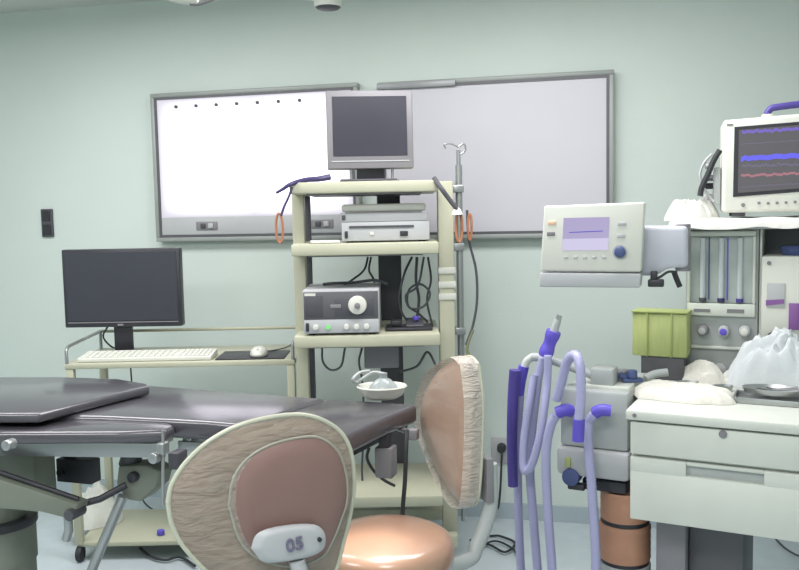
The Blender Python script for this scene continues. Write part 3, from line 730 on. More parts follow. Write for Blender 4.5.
def seat_disc(t, c, zs, r, m='seat'):
    prof = [(0, -.03), (r * .9, -.03), (r * .985, -.012), (r, .008), (r * .985, .028), (r * .94, .042), (r * .82, .052), (r * .55, .059), (r * .3, .062), (0, .063)]
    s_ = MB().lathe(prof, (c[0], c[1], zs - .055), 48).build('seat', m, t, shade=80)
    return s_
seat_disc(t, sc_, zs, .15)
MB().cyl((sc_[0], sc_[1], zs - .12), (sc_[0], sc_[1], zs - .082), .06, bev=.005).build('seat_plate', 'dgrey', t)
chair_base(t, sc_, zs - .08, .19, math.atan2(.12, .32) - CA + R(36))

# far chair (seen from the front side)
Yb = 2.18
bc_ = at(450, 440, Yb) + Vector((.018, 0, 0))
n_ = Vector((-.94, -.34, 0)).normalized()
ang = math.atan2(n_.x, -n_.y)  # local -y axis = n_
t, T = thing('far_chair', 'tan padded chair with clear plastic cover right of the operating table end', 'chair', (bc_.x, bc_.y, 0), ang)
def ch2(px, py, y=0): return hit(T, px, py, y=y)
zs2 = .64
zt_, zb_ = at(465, 360, Yb).z, at(470, 512, Yb).z
zc = (zt_ + zb_) / 2; hh = (zt_ - zb_) / 2
face = [(478, 366), (466, 358), (448, 363), (432, 374), (421, 391), (416, 412), (418, 430), (428, 452), (440, 475), (455, 497), (468, 508), (477, 503), (481, 475), (483, 440), (483, 400)]
E = [ch2(413 + (a_ - 416) * .74, b_) for a_, b_ in face]
ec = sum(E, Vector()) / len(E)
def egg(sc1, y): return [Vector((ec.x + (p_.x - ec.x) * sc1, y, ec.z + (p_.z - ec.z) * sc1)) for p_ in E]
cv = lambda v: .9 * (v.x - ec.x) ** 2
MB().pillow(egg(.965, .030), (0, 1, 0), .026, .026, curve=None, p=.22).build('back_cushion', 'seat', t, shade=80)
MB().pillow(egg(1.0, .030), (0, 1, 0), .034, .032, p=.22).build('plastic_cover', 'film3', t, shade=80)
sd = MB(); ro = []
for yy in (.003, .015, .03, .045, .057):
    ro.append([sd.bm.verts.new(p_) for p_ in catmull(egg(1.0 + .02 * math.sin(math.pi * yy / .06), yy) + [egg(1.0, yy)[0]], 4)[:-1]])
for a_, b_ in zip(ro, ro[1:]):
    for k in range(len(a_)): sd.bm.faces.new((a_[k], a_[(k + 1) % len(a_)], b_[(k + 1) % len(a_)], b_[k]))
sd.build('cover_side', 'film2', t, shade=80, label='bright gathered side of the plastic cover')
MB().tube(egg(1.0, .057) + [egg(1.0, .057)[0]], .004, n=8).build('cover_edge', 'edge', t, shade=80)
MB().pillow(egg(.93, .058), (0, 1, 0), .012, .003, p=.5).build('back_shell', 'mgr', t, shade=80)
# seat centre in local coordinates
Cw = atz(386, 537, zs2 - .01); Cl = T.inverted() @ Cw; cc = (Cl.x, Cl.y)
seat_disc(t, cc, zs2, .168)
MB().cyl((cc[0], cc[1], zs2 - .12), (cc[0], cc[1], zs2 - .082), .06, bev=.005).build('seat_plate', 'dgrey', t)
MB().tube([Vector((.0, .094, zb_ + .12)), Vector((.0, .094, zb_ + .0)), Vector((.01, .05, zs2 - .10)), Vector((cc[0] * .4, .0, zs2 - .13)), Vector((cc[0], cc[1] + .02, zs2 - .11))], .02).build('back_support', 'mgr', t)
MB().box((.0, .084, zb_ + .08), (.05, .022, .12)).build('support_bracket', 'mgrey', t)
chair_base(t, cc, zs2 - .08, .19, math.atan2(-.12, -.32) - ang + R(36))

# ------------------------------------------------------------ anaesthesia machine
AR = R(-27); ZW = .87
ml = atz(628, 409, ZW)
AM, AT = thing('anesthesia_machine', 'large pale grey anaesthesia machine with drawers, flowmeters and hoses at the right', 'anesthesia machine', (ml.x, ml.y, 0), AR)
def ah(px, py, y=None, z=None, x=None): return hit(AT, px, py, x=x, y=y, z=z)
Wd = .76
MB().bx(-.005, Wd, -.012, .56, ZW - .028, ZW, .006).build('worktop', 'mwhite', AM)
MB().cyl((.02, -.012, ZW - .013), (.02, -.015, ZW - .013), .0055, n=12).build('worktop_badge', 'mgrey', AM)
zd1 = ah(640, 456, y=0).z; zd2 = ah(640, 520, y=0).z
MB().bx(.006, Wd - .01, .02, .54, zd2 + .002, ZW - .03, .004).build('cabinet_body', 'mwhite', AM)
d1 = MB().bx(.006, Wd - .01, 0, .022, zd1 + .004, ZW - .034, .004).build('drawer', 'mwhite', AM)
lk = ah(723, 434, y=0)
MB().cyl((lk.x, .001, lk.z), (lk.x, -.006, lk.z), .0105, n=18, bev=.002).build('lock', 'mgrey', d1)
# lower drawer with a recessed grip: pieces round the recess
g0, g1 = ah(686, 463, y=0), ah(764, 474, y=0); gz1 = zd1 - .006; gz0 = gz1 - .036
mb = MB()
mb.bx(.006, Wd - .01, 0, .022, zd2, gz0, .003).bx(.006, g0.x, 0, .022, gz0 - .004, zd1 - .004, .003).bx(g1.x, Wd - .01, 0, .022, gz0 - .004, zd1 - .004, .003)
d2 = mb.build('drawer', 'mwhite', AM)
MB().bx(g0.x - .002, g1.x + .002, .016, .022, gz0 - .002, zd1 - .004, 0).build('grip_recess', 'mgr', d2)
MB().bx(g0.x, g1.x, .004, .016, zd1 - .014, zd1 - .004, .002).build('grip_lip', 'mwhite', d2)
# pedestal below the drawers
pa, pb_ = ah(656, 540, y=.12), ah(686, 540, y=.12)
MB().bx(pa.x, pb_.x, .12, .50, .10, zd2 + .001, .006).build('pedestal', 'mgrey', AM)
pa2, pb2 = ah(690, 540, y=.16), ah(744, 540, y=.16)
MB().bx(pb_.x + .002, pb2.x, .16, .50, .10, zd2 + .001, .006).build('pedestal_cover', 'frame', AM)
MB().bx(-.02, Wd - .04, .02, .56, .05, .10, .01).build('chassis', 'mgrey', AM)
for xx in (.03, Wd - .1):
    for yy in (.06, .52): MB().cyl((xx - .014, yy, .03), (xx + .014, yy, .03), .03, bev=.004).build('castor', 'rubber', AM)
# upper frame and flowmeter housing
FY = .50
f0 = ah(685, 300, y=FY); f1 = ah(758, 300, y=FY)
zft = ah(722, 229, y=FY).z; zfb = ZW
MB().bx(f0.x, f1.x, FY + .006, FY + .30, zfb, zft, .005).build('flowmeter_housing', 'mgr', AM)
w0 = ah(688, 270, y=FY); w1 = ah(756, 270, y=FY)
zw1 = ah(722, 236, y=FY).z; zw0 = ah(722, 303, y=FY).z; zlab = ah(722, 316, y=FY).z
fr = MB()
fr.bx(w0.x, w1.x, FY - .012, FY + .006, zw1, zw1 + .016).bx(w0.x, w1.x, FY - .012, FY + .006, zlab, zw0).bx(w0.x, w0.x + .009, FY - .012, FY + .006, zw0, zw1).bx(w1.x - .009, w1.x, FY - .012, FY + .006, zw0, zw1)
FR = fr.build('window_frame', 'mwhite', AM)
MB().bx(w0.x + .009, w1.x - .009, FY + .002, FY + .0065, zw0, zw1, 0).build('flow_panel', 'tubeback', AM)
ww = (w1.x - w0.x - .018)
for k in range(3):
    xx = w0.x + .009 + ww * (.2 + .3 * k)
    tb = MB().cyl((xx, FY - .004, zw0 + .006), (xx, FY - .004, zw1 - .006), .0085, n=12).build('flow_tube', 'tubeglass', AM)
    MB().cyl((xx, FY - .004, zw0 + .004), (xx, FY - .004, zw0 + .016), .011, n=12).build('tube_fitting', ['dgrey', 'bcable', 'dpurple'][k], tb)
    if k < 2: MB().bx(xx + .016, xx + .020, FY - .002, FY + .002, zw0 + .01, zw1 - .004, 0).build('scale_strip', 'purple' if k else 'knobblue', tb)
mb = MB(); mb.bx(w0.x + .02, w0.x + .07, FY - .0135, FY - .011, zlab + .012, zlab + .022, 0).bx(w0.x + .12, w0.x + .17, FY - .0135, FY - .011, zlab + .012, zlab + .024, 0)
mb.build('printed_marks', 'dash', AM)
for (px_, py_, mm) in ((703, 330, 'mgr'), (724, 331, 'purple'), (745, 331, 'white')):
    k = ah(px_, py_, y=FY)
    kb = MB().cyl((k.x, FY + .006, k.z), (k.x, FY - .022, k.z), .019, .016, n=20, bev=.003).build('flow_knob', 'mgrey' if mm == 'mgr' else 'lgrey', AM)
    MB().cyl((k.x, FY - .022, k.z), (k.x, FY - .027, k.z), .011, n=16, bev=.001).build('knob_cap', mm, kb)
zb_m = ah(722, 347, y=FY).z
MB().bx(f0.x, f1.x, FY - .01, FY + .006, zb_m - .006, zb_m + .003, .002).build('panel_ledge', 'mwhite', AM)
mb = MB()
for k in range(3):
    xx = f0.x + (f1.x - f0.x) * (.22 + .28 * k); mb.cyl((xx, FY + .006, ZW + .035), (xx, FY - .004, ZW + .035), .02, n=18, bev=.002)
mb.build('gauge_dials', 'lgrey', AM)
# side column and right block
MB().bx(f1.x + .002, Wd + .12, FY + .12, FY + .30, ZW, zft, .005).build('rear_housing', 'frame', AM)
MB().bx(f1.x + .002, f1.x + .009, FY + .01, FY + .12, ZW, zft, .003).build('divider', 'mwhite', AM)
# top shelf
s0 = ah(684, 226, y=FY - .06)
MB().bx(f0.x - .03, Wd + .12, FY - .06, FY + .32, zft, zft + .02, .005).build('top_shelf', 'mgr', AM)
ZS = zft + .02
# blue bowl thing in the gap between rear housing and vaporizer
# vaporizer block
v0 = ah(761, 300, y=FY - .02); v1x = v0.x + .17
zv1 = ah(780, 256, y=FY - .02).z; zv0 = ah(780, 343, y=FY - .02).z
VT, VM = thing('vaporizer', 'white vaporizer block with purple marks mounted right of the flowmeters', 'vaporizer', AT @ Vector((v0.x, FY - .02, zv0)), AR)
vh = zv1 - zv0
MB().bx(0, .17, 0, .139, 0, vh, .006).build('body', 'white', VT)
def vh_(px, py): return hit(VM, px, py, y=0)
a_, b_ = vh_(767, 283), vh_(785, 308)
wn = MB().bx(a_.x, b_.x, -.003, .001, b_.z, a_.z, .002).build('window_plate', 'lgrey', VT)
a2, b2 = vh_(766, 300), vh_(784, 306)
MB().prism([Vector((a2.x, -.005, b2.z)), Vector((b2.x, -.005, b2.z + .008)), Vector((b2.x, -.005, a2.z + .004)), Vector((a2.x, -.005, a2.z))], (0, .003, 0)).build('purple_mark', 'vpur', VT)
a3, b3 = vh_(789, 303), vh_(799, 330)
MB().bx(a3.x, b3.x, -.005, .001, b3.z, a3.z, .002).build('purple_label', 'vpur', VT)
k = vh_(772, 340); MB().cyl((k.x, 0, k.z + .012), (k.x, -.018, k.z + .012), .013, n=16, bev=.002).build('filler_knob', 'black', VT)
k = vh_(769, 263); MB().cyl((k.x, 0, k.z), (k.x, -.003, k.z), .006, n=12).build('screw', 'dash', VT)
MB().lathe([(0, 0), (.035, 0), (.045, .02), (.04, .028), (0, .03)], (.09, .06, vh), 20).build('filler_cap', 'knobblue', VT)
MB().bx(v0.x + .02, v0.x + .15, FY + .1195, FY + .1225, zv0 + .02, zv1 - .02, .001).build('vaporizer_rail', 'steel', AM)
# green absorber canister
gy = .40
g0, g1 = ah(632, 335, y=gy), ah(687, 335, y=gy)
zg1, zg0 = ah(660, 313.5, y=gy).z, ah(660, 357, y=gy).z
gp = MB(); gp.bx(g0.x, g1.x, gy, gy + .09, zg0, zg1, .006); GC = gp.build('absorber_canister', 'green', AM, label='yellow-green soda lime canister')
for u in (.28, .72):
    xx = g0.x + (g1.x - g0.x) * u; MB().bx(xx - .003, xx + .003, gy - .004, gy + .001, zg0, zg1, .001).build('canister_rib', 'greenedge', GC)
MB().bx(g0.x - .002, g1.x + .002, gy - .003, gy + .093, zg1, zg1 + .006, .002).build('canister_lid', 'greenedge', GC)
MB().bx(g0.x + .025, g1.x - .01, gy + .015, gy + .085, ZW + .005, zg0, .004).build('canister_base', 'frame', AM)
MB().bx(g0.x - .02, g1.x, gy - .0, gy + .1, ZW - .02, ZW + .006, .004).build('canister_tray', 'mgr', AM)
# ventilator / absorber block left of the drawers
by = .10
def ab(px0, px1, py0, py1, y0, y1, name, m, bev=.006):
    a_ = ah(px0, (py0 + py1) / 2, y=y0); b_ = ah(px1, (py0 + py1) / 2, y=y0); c_ = ah((px0 + px1) / 2, py0, y=y0); d_ = ah((px0 + px1) / 2, py1, y=y0)
    return MB().bx(a_.x, b_.x, y0, y1, d_.z, c_.z, bev).build(name, m, AM)
ab(560, 628, 391, 449, by, by + .22, 'absorber_block', 'mgr', .01)
ab(556, 629, 451, 479, by - .02, by + .20, 'absorber_drawer', 'lgrey', .014)
ab(582, 626, 481, 492, by + .02, by + .2, 'absorber_base', 'black', .005)
ab(575, 629, 386, 392, by + .03, by + .2, 'absorber_lid', 'mwhite', .004)
ab(618, 640, 379, 398, by + .18, by + .3, 'absorber_bracket', 'mgr', .004)
# bellows drums
ctr = ah(626, 520, y=by + .06)
dr = (ah(652, 520, y=by + .06).x - ah(600, 520, y=by + .06).x) / 2
ctr.x -= .012
for (pa_, pb_) in ((492, 521), (525, 561)):
    za, zb2 = ah(620, pa_, y=by + .06).z, ah(620, pb_, y=by + .06).z
    rr_ = dr * (.95 if pa_ < 500 else 1)
    prof = [(0, zb2), (rr_ * .97, zb2), (rr_, zb2 + .008)]
    for q in range(1, 5): prof += [(rr_ * .985, zb2 + (za - zb2) * (q / 5 - .03)), (rr_, zb2 + (za - zb2) * (q / 5 + .03))]
    prof += [(rr_, za - .008), (rr_ * .97, za), (0, za)]
    MB().lathe(prof, (ctr.x, by + .10, 0), 32).build('bellows', 'copper', AM, label='copper-brown bellows drum')
za, zb2 = ah(620, 525, y=by + .06).z, ah(620, 521, y=by + .06).z
MB().cyl((ctr.x, by + .10, za), (ctr.x, by + .10, zb2), dr * .93, n=32).build('bellows_band', 'black', AM)
zlow = ah(620, 561, y=by + .06).z
MB().cyl((ctr.x, by + .10, zlow - .012), (ctr.x, by + .10, zlow), dr * .94, n=32).build('bellows_band', 'black', AM)
MB().cyl((ctr.x, by + .10, .22), (ctr.x, by + .10, zlow - .012), dr * 1.0, n=32, bev=.004).build('bellows_base', 'mgr', AM)
MB().bx(ctr.x - .03, .1, by + .06, by + .16, .10, .22, .004).build('bellows_stand', 'mgr', AM)
# small pieces on the block face
a_ = ah(568, 462, y=by - .022); MB().box((a_.x, by - .024, a_.z), (.018, .01, .03)).build('yellow_tag', 'green', AM)
a_ = ah(571, 477, y=by - .02); MB().cyl((a_.x, by - .03, a_.z), (a_.x, by + .02, a_.z), .026, bev=.004).build('drain_valve', 'knobblue', AM)
a_ = ah(577, 486, y=by - .01); MB().box((a_.x, by - .01, a_.z), (.05, .03, .018)).build('drain_cap', 'black', AM)
# circuit arm
AY = .16
arm = MB().tube([ah(603, 384, y=AY), ah(590, 374, y=AY), ah(565, 365, y=AY), ah(545, 358, y=AY), ah(532, 357, y=AY)], .013, smooth=6).build('circuit_arm', 'mgr', AM)
ab(590, 613, 369, 390, AY - .02, AY + .05, 'arm_block', 'mgr', .006)
ab(600, 624, 372, 385, AY + .05, AY + .12, 'arm_plate', 'mgrey', .004)
MB().tube([ah(534, 356, y=AY), ah(527, 361, y=AY), ah(524, 369, y=AY)], .012, smooth=5).build('elbow', 'mwhite', arm)
# ports
PR = {}
for nm, px_ in (('left', 572), ('right', 600)):
    p_ = ah(px_, 411, y=by)
    MB().cyl((p_.x, by, p_.z), (p_.x, by - .03, p_.z), .018, n=18, bev=.003).build('port', 'lgrey', AM)
    PR[nm] = p_
def aw(px, py, y): return AT @ ah(px, py, y=y)
def horn(pts, r0, r1, name, m, lb, cat='connector'):
    return tag(MB().tube(pts, lambda u: r0 + (r1 - r0) * u, n=14, smooth=5).build(name, m), lb, cat)
horn([aw(571, 411, by - .034), aw(565, 410, by - .05), aw(557, 413, by - .055)], .0185, .018, 'hose_connector', 'purple', 'purple elbow connector on the left port of the absorber block')
horn([aw(611, 411, by - .05), aw(602, 410, by - .055), aw(594, 413, by - .055)], .0165, .018, 'hose_connector', 'purple', 'purple elbow connector on the right port of the absorber block')
mbp = MB(); mbp.cyl(aw(603, 411, by - .031), aw(603, 411, by - .04), .012, n=12)
# hoses
def hose(pts, lb, r=.0135):
    return tag(MB().tube(pts, r, n=12, rib=.09, smooth=8).build('breathing_hose', 'hose', shade=60), lb, 'hose')
hy = by - .06
hose([aw(543, 358, AY - .03), aw(538, 380, AY - .03), aw(532, 430, AY - .03), aw(530, 470, AY - .03), aw(533, 513, AY - .03), aw(538, 575, AY - .03), aw(541, 620, AY - .05), aw(546, 634, AY - .08), aw(553, 620, hy), aw(552, 570, hy), aw(548, 513, hy), aw(546, 456, hy), aw(550, 428, hy), aw(556, 415, hy)],
     'lilac corrugated hose looping from the wye piece to the left absorber port')
hose([aw(520, 394, AY - .0), aw(518, 430, AY + .01), aw(518, 490, AY + .01), aw(521, 570, AY + .0), aw(528, 620, AY - .01), aw(560, 652, hy - .03), aw(590, 625, hy - .0), aw(596, 570, hy - .01), aw(592, 490, hy - .01), aw(588, 440, hy - .01), aw(589, 422, hy), aw(594, 414, hy)],
     'lilac corrugated hose hanging on the far left and rising to the right absorber port')
hose([aw(548, 355, AY - .07), aw(547, 385, AY - .07), aw(541, 430, AY - .10), aw(532, 464, AY - .11), aw(524, 470, AY - .10), aw(524, 440, AY - .08), aw(530, 400, AY - .06), aw(534, 375, AY - .045)],
     'short lilac hose bent in a U beneath the wye piece', .012)
hose([aw(556, 400, AY - .11), aw(561, 384, AY - .12), aw(567, 362, AY - .14), aw(575, 355, AY - .16), aw(580, 366, AY - .18), aw(581, 395, AY - .19), aw(579, 420, AY - .19)],
     'lilac hose arched high over the absorber block')
horn([aw(579, 419, AY - .19), aw(578, 441, AY - .19)], .0165, .0165, 'hose_connector', 'purple', 'purple sleeve at the lower end of the arched hose')
# Y-piece
YP, _ = thing('wye_piece', 'purple wye piece with clear tip on top of the hose arm', 'connector', aw(545, 356, AY - .05))
o_ = aw(545, 356, AY - .05); d_ = (aw(554, 331, AY - .05) - o_)
MB().tube([Vector((0, 0, 0)), d_ * .5, d_], lambda u: .0205 + .002 * math.sin(u * 9), n=16, smooth=6).build('purple_body', 'purple', YP)
MB().tube([d_ * 1.0, d_ * 1.28, d_ * 1.45], lambda u: .013 - .003 * u, n=12, smooth=4).build('clear_tip', 'mgr', YP)
MB().tube([d_ * 1.45, d_ * 1.62], lambda u: .008, n=10, smooth=0).build('tip_cap', 'steel', YP)
horn([aw(524, 366, AY - .0), aw(521, 380, AY - .0), aw(519, 395, AY - .0)], .0165, .0155, 'hose_connector', 'purple', 'purple connector under the pale elbow at the left end of the arm')
horn([aw(515, 370, AY - .04), aw(513, 400, AY - .04), aw(512, 440, AY - .04), aw(513, 486, AY - .04)], .0175, .016, 'breathing_bag', 'dpurple', 'long deflated dark purple breathing bag hanging at the far left of the hoses', 'bag')
# ventilator display
DT, DM = thing('ventilator_display', 'white ventilator control panel with lilac screen on a swivel arm', 'control panel', aw(592, 289, .15), R(14))
DM = DT.matrix_world.copy(); 
DM = Matrix.Translation(aw(592, 289, .15)) @ Matrix.Rotation(R(-20), 4, 'Z'); DT.matrix_world = DM; WMAT[DT.name] = DM
def dh(px, py, y=0): return hit(DM, px, py, y=y)
fo = [dh(544, 206), dh(645, 202), dh(639, 289, -.012), dh(539, 287, -.012)]
fm = [dh(544, 206), dh(645, 202), dh(641, 272), dh(540, 271)]
MB().prism(fm, (0, .06, 0), .006).build('housing', 'white', DT)
lo = [dh(540, 272.5, -.0), dh(641, 273.5, -.0), dh(640, 288, -.0), dh(539, 287, -.0)]
MB().prism(lo, (0, .075, 0), .005).build('lower_strip', 'lgrey', DT)
def quad(pts, name, m, y=-.002, th=.004, parent=DT, fn=None, bev=0):
    return MB().prism([(fn or dh)(a_, b_, y) for a_, b_ in pts], (0, th, 0), bev).build(name, m, parent)
sc2 = quad([(563.5, 218), (609.5, 217), (608, 250), (562, 250.5)], 'screen', 'scrlil', -.001, .003)
quad([(563, 239), (608.6, 238), (608, 250), (562, 250.5)], 'screen_lower_band', 'scrlil2', -.002, .001, sc2)
quad([(569, 232), (603, 230.5), (603, 231.5), (569, 233)], 'screen_trace', 'purple', -.002, .001, sc2)
for k in range(5):
    p_ = dh(566 + k * 9.5, 257.5); MB().box(p_ + Vector((0, -.001, 0)), (.012, .004, .008), bev=.001).build('soft_key', 'lgrey', DT)
for px_, py_, mm in ((552, 223, 'orangemark'), (551, 234, 'dash'), (622, 224, 'lgrey'), (621, 236, 'lgrey')):
    p_ = dh(px_, py_); MB().box(p_ + Vector((0, -.001, 0)), (.024, .004, .012), bev=.003).build('push_button', mm, DT)
p_ = dh(620, 252); kb = MB().cyl(p_ + Vector((0, .001, 0)), p_ + Vector((0, -.018, 0)), .0175, .015, n=24, bev=.003).build('rotary_knob', 'knobblue', DT)
MB().cyl(p_ + Vector((0, -.0, 0)), p_ + Vector((0, -.003, 0)), .021, n=24).build('knob_ring', 'lgrey', DT)
# swivel arm from display to machine
a_, b_ = dh(650, 250, .06), DM.inverted() @ aw(692, 248, FY + .02)
nk = [dh(636, 226, .06), dh(688, 226, .06), dh(688, 268, .06), dh(668, 268, .06), dh(656, 276, .06), dh(636, 276, .06)]
MB().prism(nk, (0, .09, 0), .014, 3).build('swivel_neck', 'lilacgrey', DT)
MB().cyl(dh(683, 271, .10), dh(683, 224, .10), .022, n=24, bev=.004).build('swivel_post', 'mgrey', DT)
mb = MB(); mb.box(dh(656, 283, .05), (.045, .03, .022)); mb.box(dh(654, 276, .05), (.02, .02, .03)); mb.build('lock_lever', 'black', DT)
mb = MB(); mb.tube([dh(674, 272, .1), dh(677, 280, .1), dh(680, 287, .1)], .008, n=8); mb.build('arm_catch', 'black', DT)
MB().tube([dh(650, 281, .07), dh(660, 277, .08), dh(668, 272, .09), dh(677, 272, .1)], .004, n=6).build('sensor_lead', 'cable', DT)

# patient monitor
pmx = aw(728, 214, FY + .02)
pb0 = AT @ ah(729, 212, y=FY + .02)
PT, PMx = thing('patient_monitor', 'cream patient monitor with coloured waveforms on top of the anaesthesia machine', 'monitor', (pb0.x, pb0.y, ZS + .030), R(-18))
PMx = Matrix.Translation((pb0.x, pb0.y, ZS + .030)) @ Matrix.Rotation(R(-18), 4, 'Z'); 
def ph(px, py, y=0): return hit(PMx, px, py, y=y)
Lx = ph(722.5, 160).x; Wm = .40; zt1 = ph(723, 120).z; zb1 = .0
Rx = Lx + Wm
tt = .034
MB().prism([Vector((Lx, 0, 0)), Vector((Rx, 0, 0)), Vector((Rx, 0, zt1 + tt * .45)), Vector((Lx, 0, zt1))], (0, .18, 0), .012).build('housing', 'white', PT)
def pq(pts, name, m, y, th=.003, parent=PT, bev=0): return MB().prism([ph(a_, b_, y) for a_, b_ in pts], (0, th, 0), bev).build(name, m, parent)
pq([(734.5, 127), (850, 117.5), (850, 188), (733, 197)], 'screen_surround', 'black', -.002)
scr = pq([(739, 130), (846, 121), (846, 185), (738, 193)], 'screen', 'ecgscr', -.004, .002)
def trace(y0, x0, x1, slope, amp, th, m, seed, n=60):
    random.seed(seed); mb = MB(); prev = None; rows = []
    for i in range(n + 1):
        px_ = x0 + (x1 - x0) * i / n; yc = y0 + slope * (px_ - x0) + random.uniform(-amp, amp)
        a_ = ph(px_, yc - th / 2, -.0048); b_ = ph(px_, yc + th / 2, -.0048)
        rows.append((mb.bm.verts.new(a_), mb.bm.verts.new(b_), mb.bm.verts.new(a_ + Vector((0, .0008, 0))), mb.bm.verts.new(b_ + Vector((0, .0008, 0)))))
    for p_, q in zip(rows, rows[1:]):
        mb.bm.faces.new((p_[0], p_[1], q[1], q[0])); mb.bm.faces.new((p_[2], q[2], q[3], p_[3]))
        mb.bm.faces.new((p_[0], q[0], q[2], p_[2])); mb.bm.faces.new((p_[1], p_[3], q[3], q[1]))
    mb.build('waveform', m, scr)
trace(132, 742, 846, -.05, 1.0, 3, 'ecgvio', 1); trace(158.5, 741, 844, -.05, .7, 5, 'ecgblue', 2)
trace(166, 742, 800, -.04, 1.6, 1.5, 'ecggrey', 3); trace(176, 741, 844, -.05, 1.0, 2.4, 'ecgred', 4); trace(187, 741, 844, -.06, .5, .7, 'ecggrey', 5)
trace(144, 741, 844, -.06, .5, .7, 'ecggrey', 6)
for px_, py_ in ((743, 205), (759, 203), (768, 203.4), (777, 203), (786, 202.6), (795, 202)):
    p_ = ph(px_, py_); MB().cyl(p_ + Vector((0, .002, 0)), p_ + Vector((0, -.004, 0)), .006 if px_ < 750 else .0045, n=12).build('button', 'dash', PT)
p_ = ph(730, 123.5); MB().box(p_ + Vector((0, -.0005, -.004)), (.018, .002, .005), bev=0).build('badge', 'dash', PT)
for fx in (Lx + .05, Rx - .05):
    for fy in (.03, .15): MB().bx(fx - .02, fx + .02, fy - .012, fy + .012, -.012, .002, .002).build('foot', 'dgrey', PT)
# handle on top
ha = ph(766, 111, .07); 
MB().tube([Vector((ha.x, .08, zt1 + .004)), Vector((ha.x + .01, .08, zt1 + .03)), Vector((ha.x + .04, .08, zt1 + .04)), Vector((ha.x + .2, .08, zt1 + .05))], .011, smooth=4).build('carry_handle', 'dpurple', PT)
MB().bx(ha.x - .012, ha.x + .02, .06, .10, zt1 - .004, zt1 + .018, .004).build('handle_mount', 'white', PT)
# lead block at the left of the monitor
ld = ph(712, 196, .10)
MB().box((Lx - .013, .09, .085), (.022, .1, .12), bev=.004).build('lead_panel', 'mgr', PT)
for k_, (px_, py_) in enumerate([(713, 166), (716, 178), (710, 186), (714, 197)]):
    q_ = ph(px_, py_, .08); MB().cyl((Lx - .024, .06 + k_ * .012, q_.z), (Lx - .05, .055 + k_ * .012, q_.z), .010, n=12, bev=.002).build('lead_plug', ['mgr', 'mgrey', 'black', 'lgrey'][k_], PT)
cab('sensor_cable', [PMx @ ph(*p_) for p_ in [(720, 150, .03), (714, 160, .03), (708, 174, .03), (702, 187, .03), (700, 196, .03)]], .009, 'rubber', 'thick black sensor cable slanting down beside the patient monitor')
cab('sensor_cable', [PMx @ ph(*p_) for p_ in [(712, 154, .05), (704, 163, .05), (700, 176, .05), (705, 190, .05), (714, 202, .04)]], .004, 'lgrey', 'thin grey sensor lead curling left of the patient monitor')
# cloth draped over the top shelf
def drape(name, x0, x1, y0, y1, z, label, m='cloth', seed=1, hang_l=.03, hang_f=.02, nx=60, ny=30, amp=.004, thick=.002):
    mb = MB(); g = []
    Lx_, Ly_ = x1 - x0, y1 - y0
    for j in range(ny + 1):
        row = []
        for i in range(nx + 1):
            u, v = i / nx, j / ny
            x = x0 - hang_l + (Lx_ + hang_l) * u; y = y0 - hang_f + (Ly_ + hang_f) * v; zz = z
            n_ = noise.noise(Vector((x * 14 + seed, y * 14, seed)))
            n2 = .5 * noise.noise(Vector((x * 12, seed, y * 6)))
            if y < y0 - .004: f = min(1, (y0 - y) / hang_f); zz = z - hang_f * (.9 + .5 * n2) * f * 1.2; y = y0 - .004 - .004 * f - .003 * n2
            if x < x0 - .004: f = min(1, (x0 - x) / hang_l); zz -= hang_l * f * (1 + .4 * n_); x = x0 - .004 - .01 * f
            zz += amp * (1 + n_ + .5 * n2) if zz >= z - .001 else 0
            row.append(mb.bm.verts.new((x, y, zz)))
        g.append(row)
    for j in range(ny):
        for i in range(nx): mb.bm.faces.new((g[j][i], g[j][i + 1], g[j + 1][i + 1], g[j + 1][i]))
    r = bmesh.ops.solidify(mb.bm, geom=list(mb.bm.faces), thickness=thick)
    return tag(mb.build(name, m, T=AT.copy(), shade=80), label, 'cloth')
drape('draped_cloth', f0.x - .034, Wd + .1, FY - .066, FY + .30, ZS + .010, 'white cloth draped over the machine top under the patient monitor', amp=.0035, hang_f=.024, hang_l=.035, thick=.006)
crumple('folded_cloth', 'cloth', AT @ Vector((f0.x + .012, FY + .05, ZS + .008)), .08, .055, .068, 9, 'bunched white cloth left of the patient monitor base', 'cloth', amp=.4, k=2.6, p=3)

# ------------------------------------------------------------ things on the worktop
def on(px, py): return AT @ ah(px, py, z=ZW)
def wb(name, m, px, py, sx, sy, sz, seed, lb, cat, **k):
    c = on(px, py); return crumple(name, m, Vector((0, 0, 0)), sx, sy, sz, seed, lb, cat, T=Matrix.Translation(c + Vector((0, 0, .001))) @ Matrix.Rotation(AR, 4, 'Z'), **k)
wb('folded_towel', 'gauze', 682, 398, .145, .07, .044, 2, 'low cream-white towel spread along the front edge of the worktop', 'towel', amp=.3, square=.5, p=4)
wb('gauze_pad', 'gauze', 702, 383, .08, .036, .075, 11, 'crumpled gauze heap behind the cream towel on the worktop', 'gauze')
wb('gauze_pad', 'gauze', 734, 384, .045, .032, .05, 13, 'smaller gauze heap right of the larger one on the worktop', 'gauze')
wb('crumpled_drape', 'blueish', 788, 389, .17, .065, .15, 6, 'big crumpled white and pale blue plastic wrap heaped on the worktop', 'plastic wrap', amp=.5, k=2.6, p=2.4)
# steel dishes in front of the gauze
for px_, py_, r_, lb in ((686, 387, .032, 'small steel dish in front of the larger gauze heap'), (722, 391, .028, 'small steel dish in front of the smaller gauze heap')):
    c = on(px_, py_); mb = MB(); mb.lathe([(0, .001), (r_ * .6, .001), (r_ * .9, .005), (r_, .016), (r_ * .97, .017), (r_ * .86, .008), (0, .004)], c, 28, sx=1.2, sy=.7); tag(mb.build('steel_dish', 'steel'), lb, 'dish')
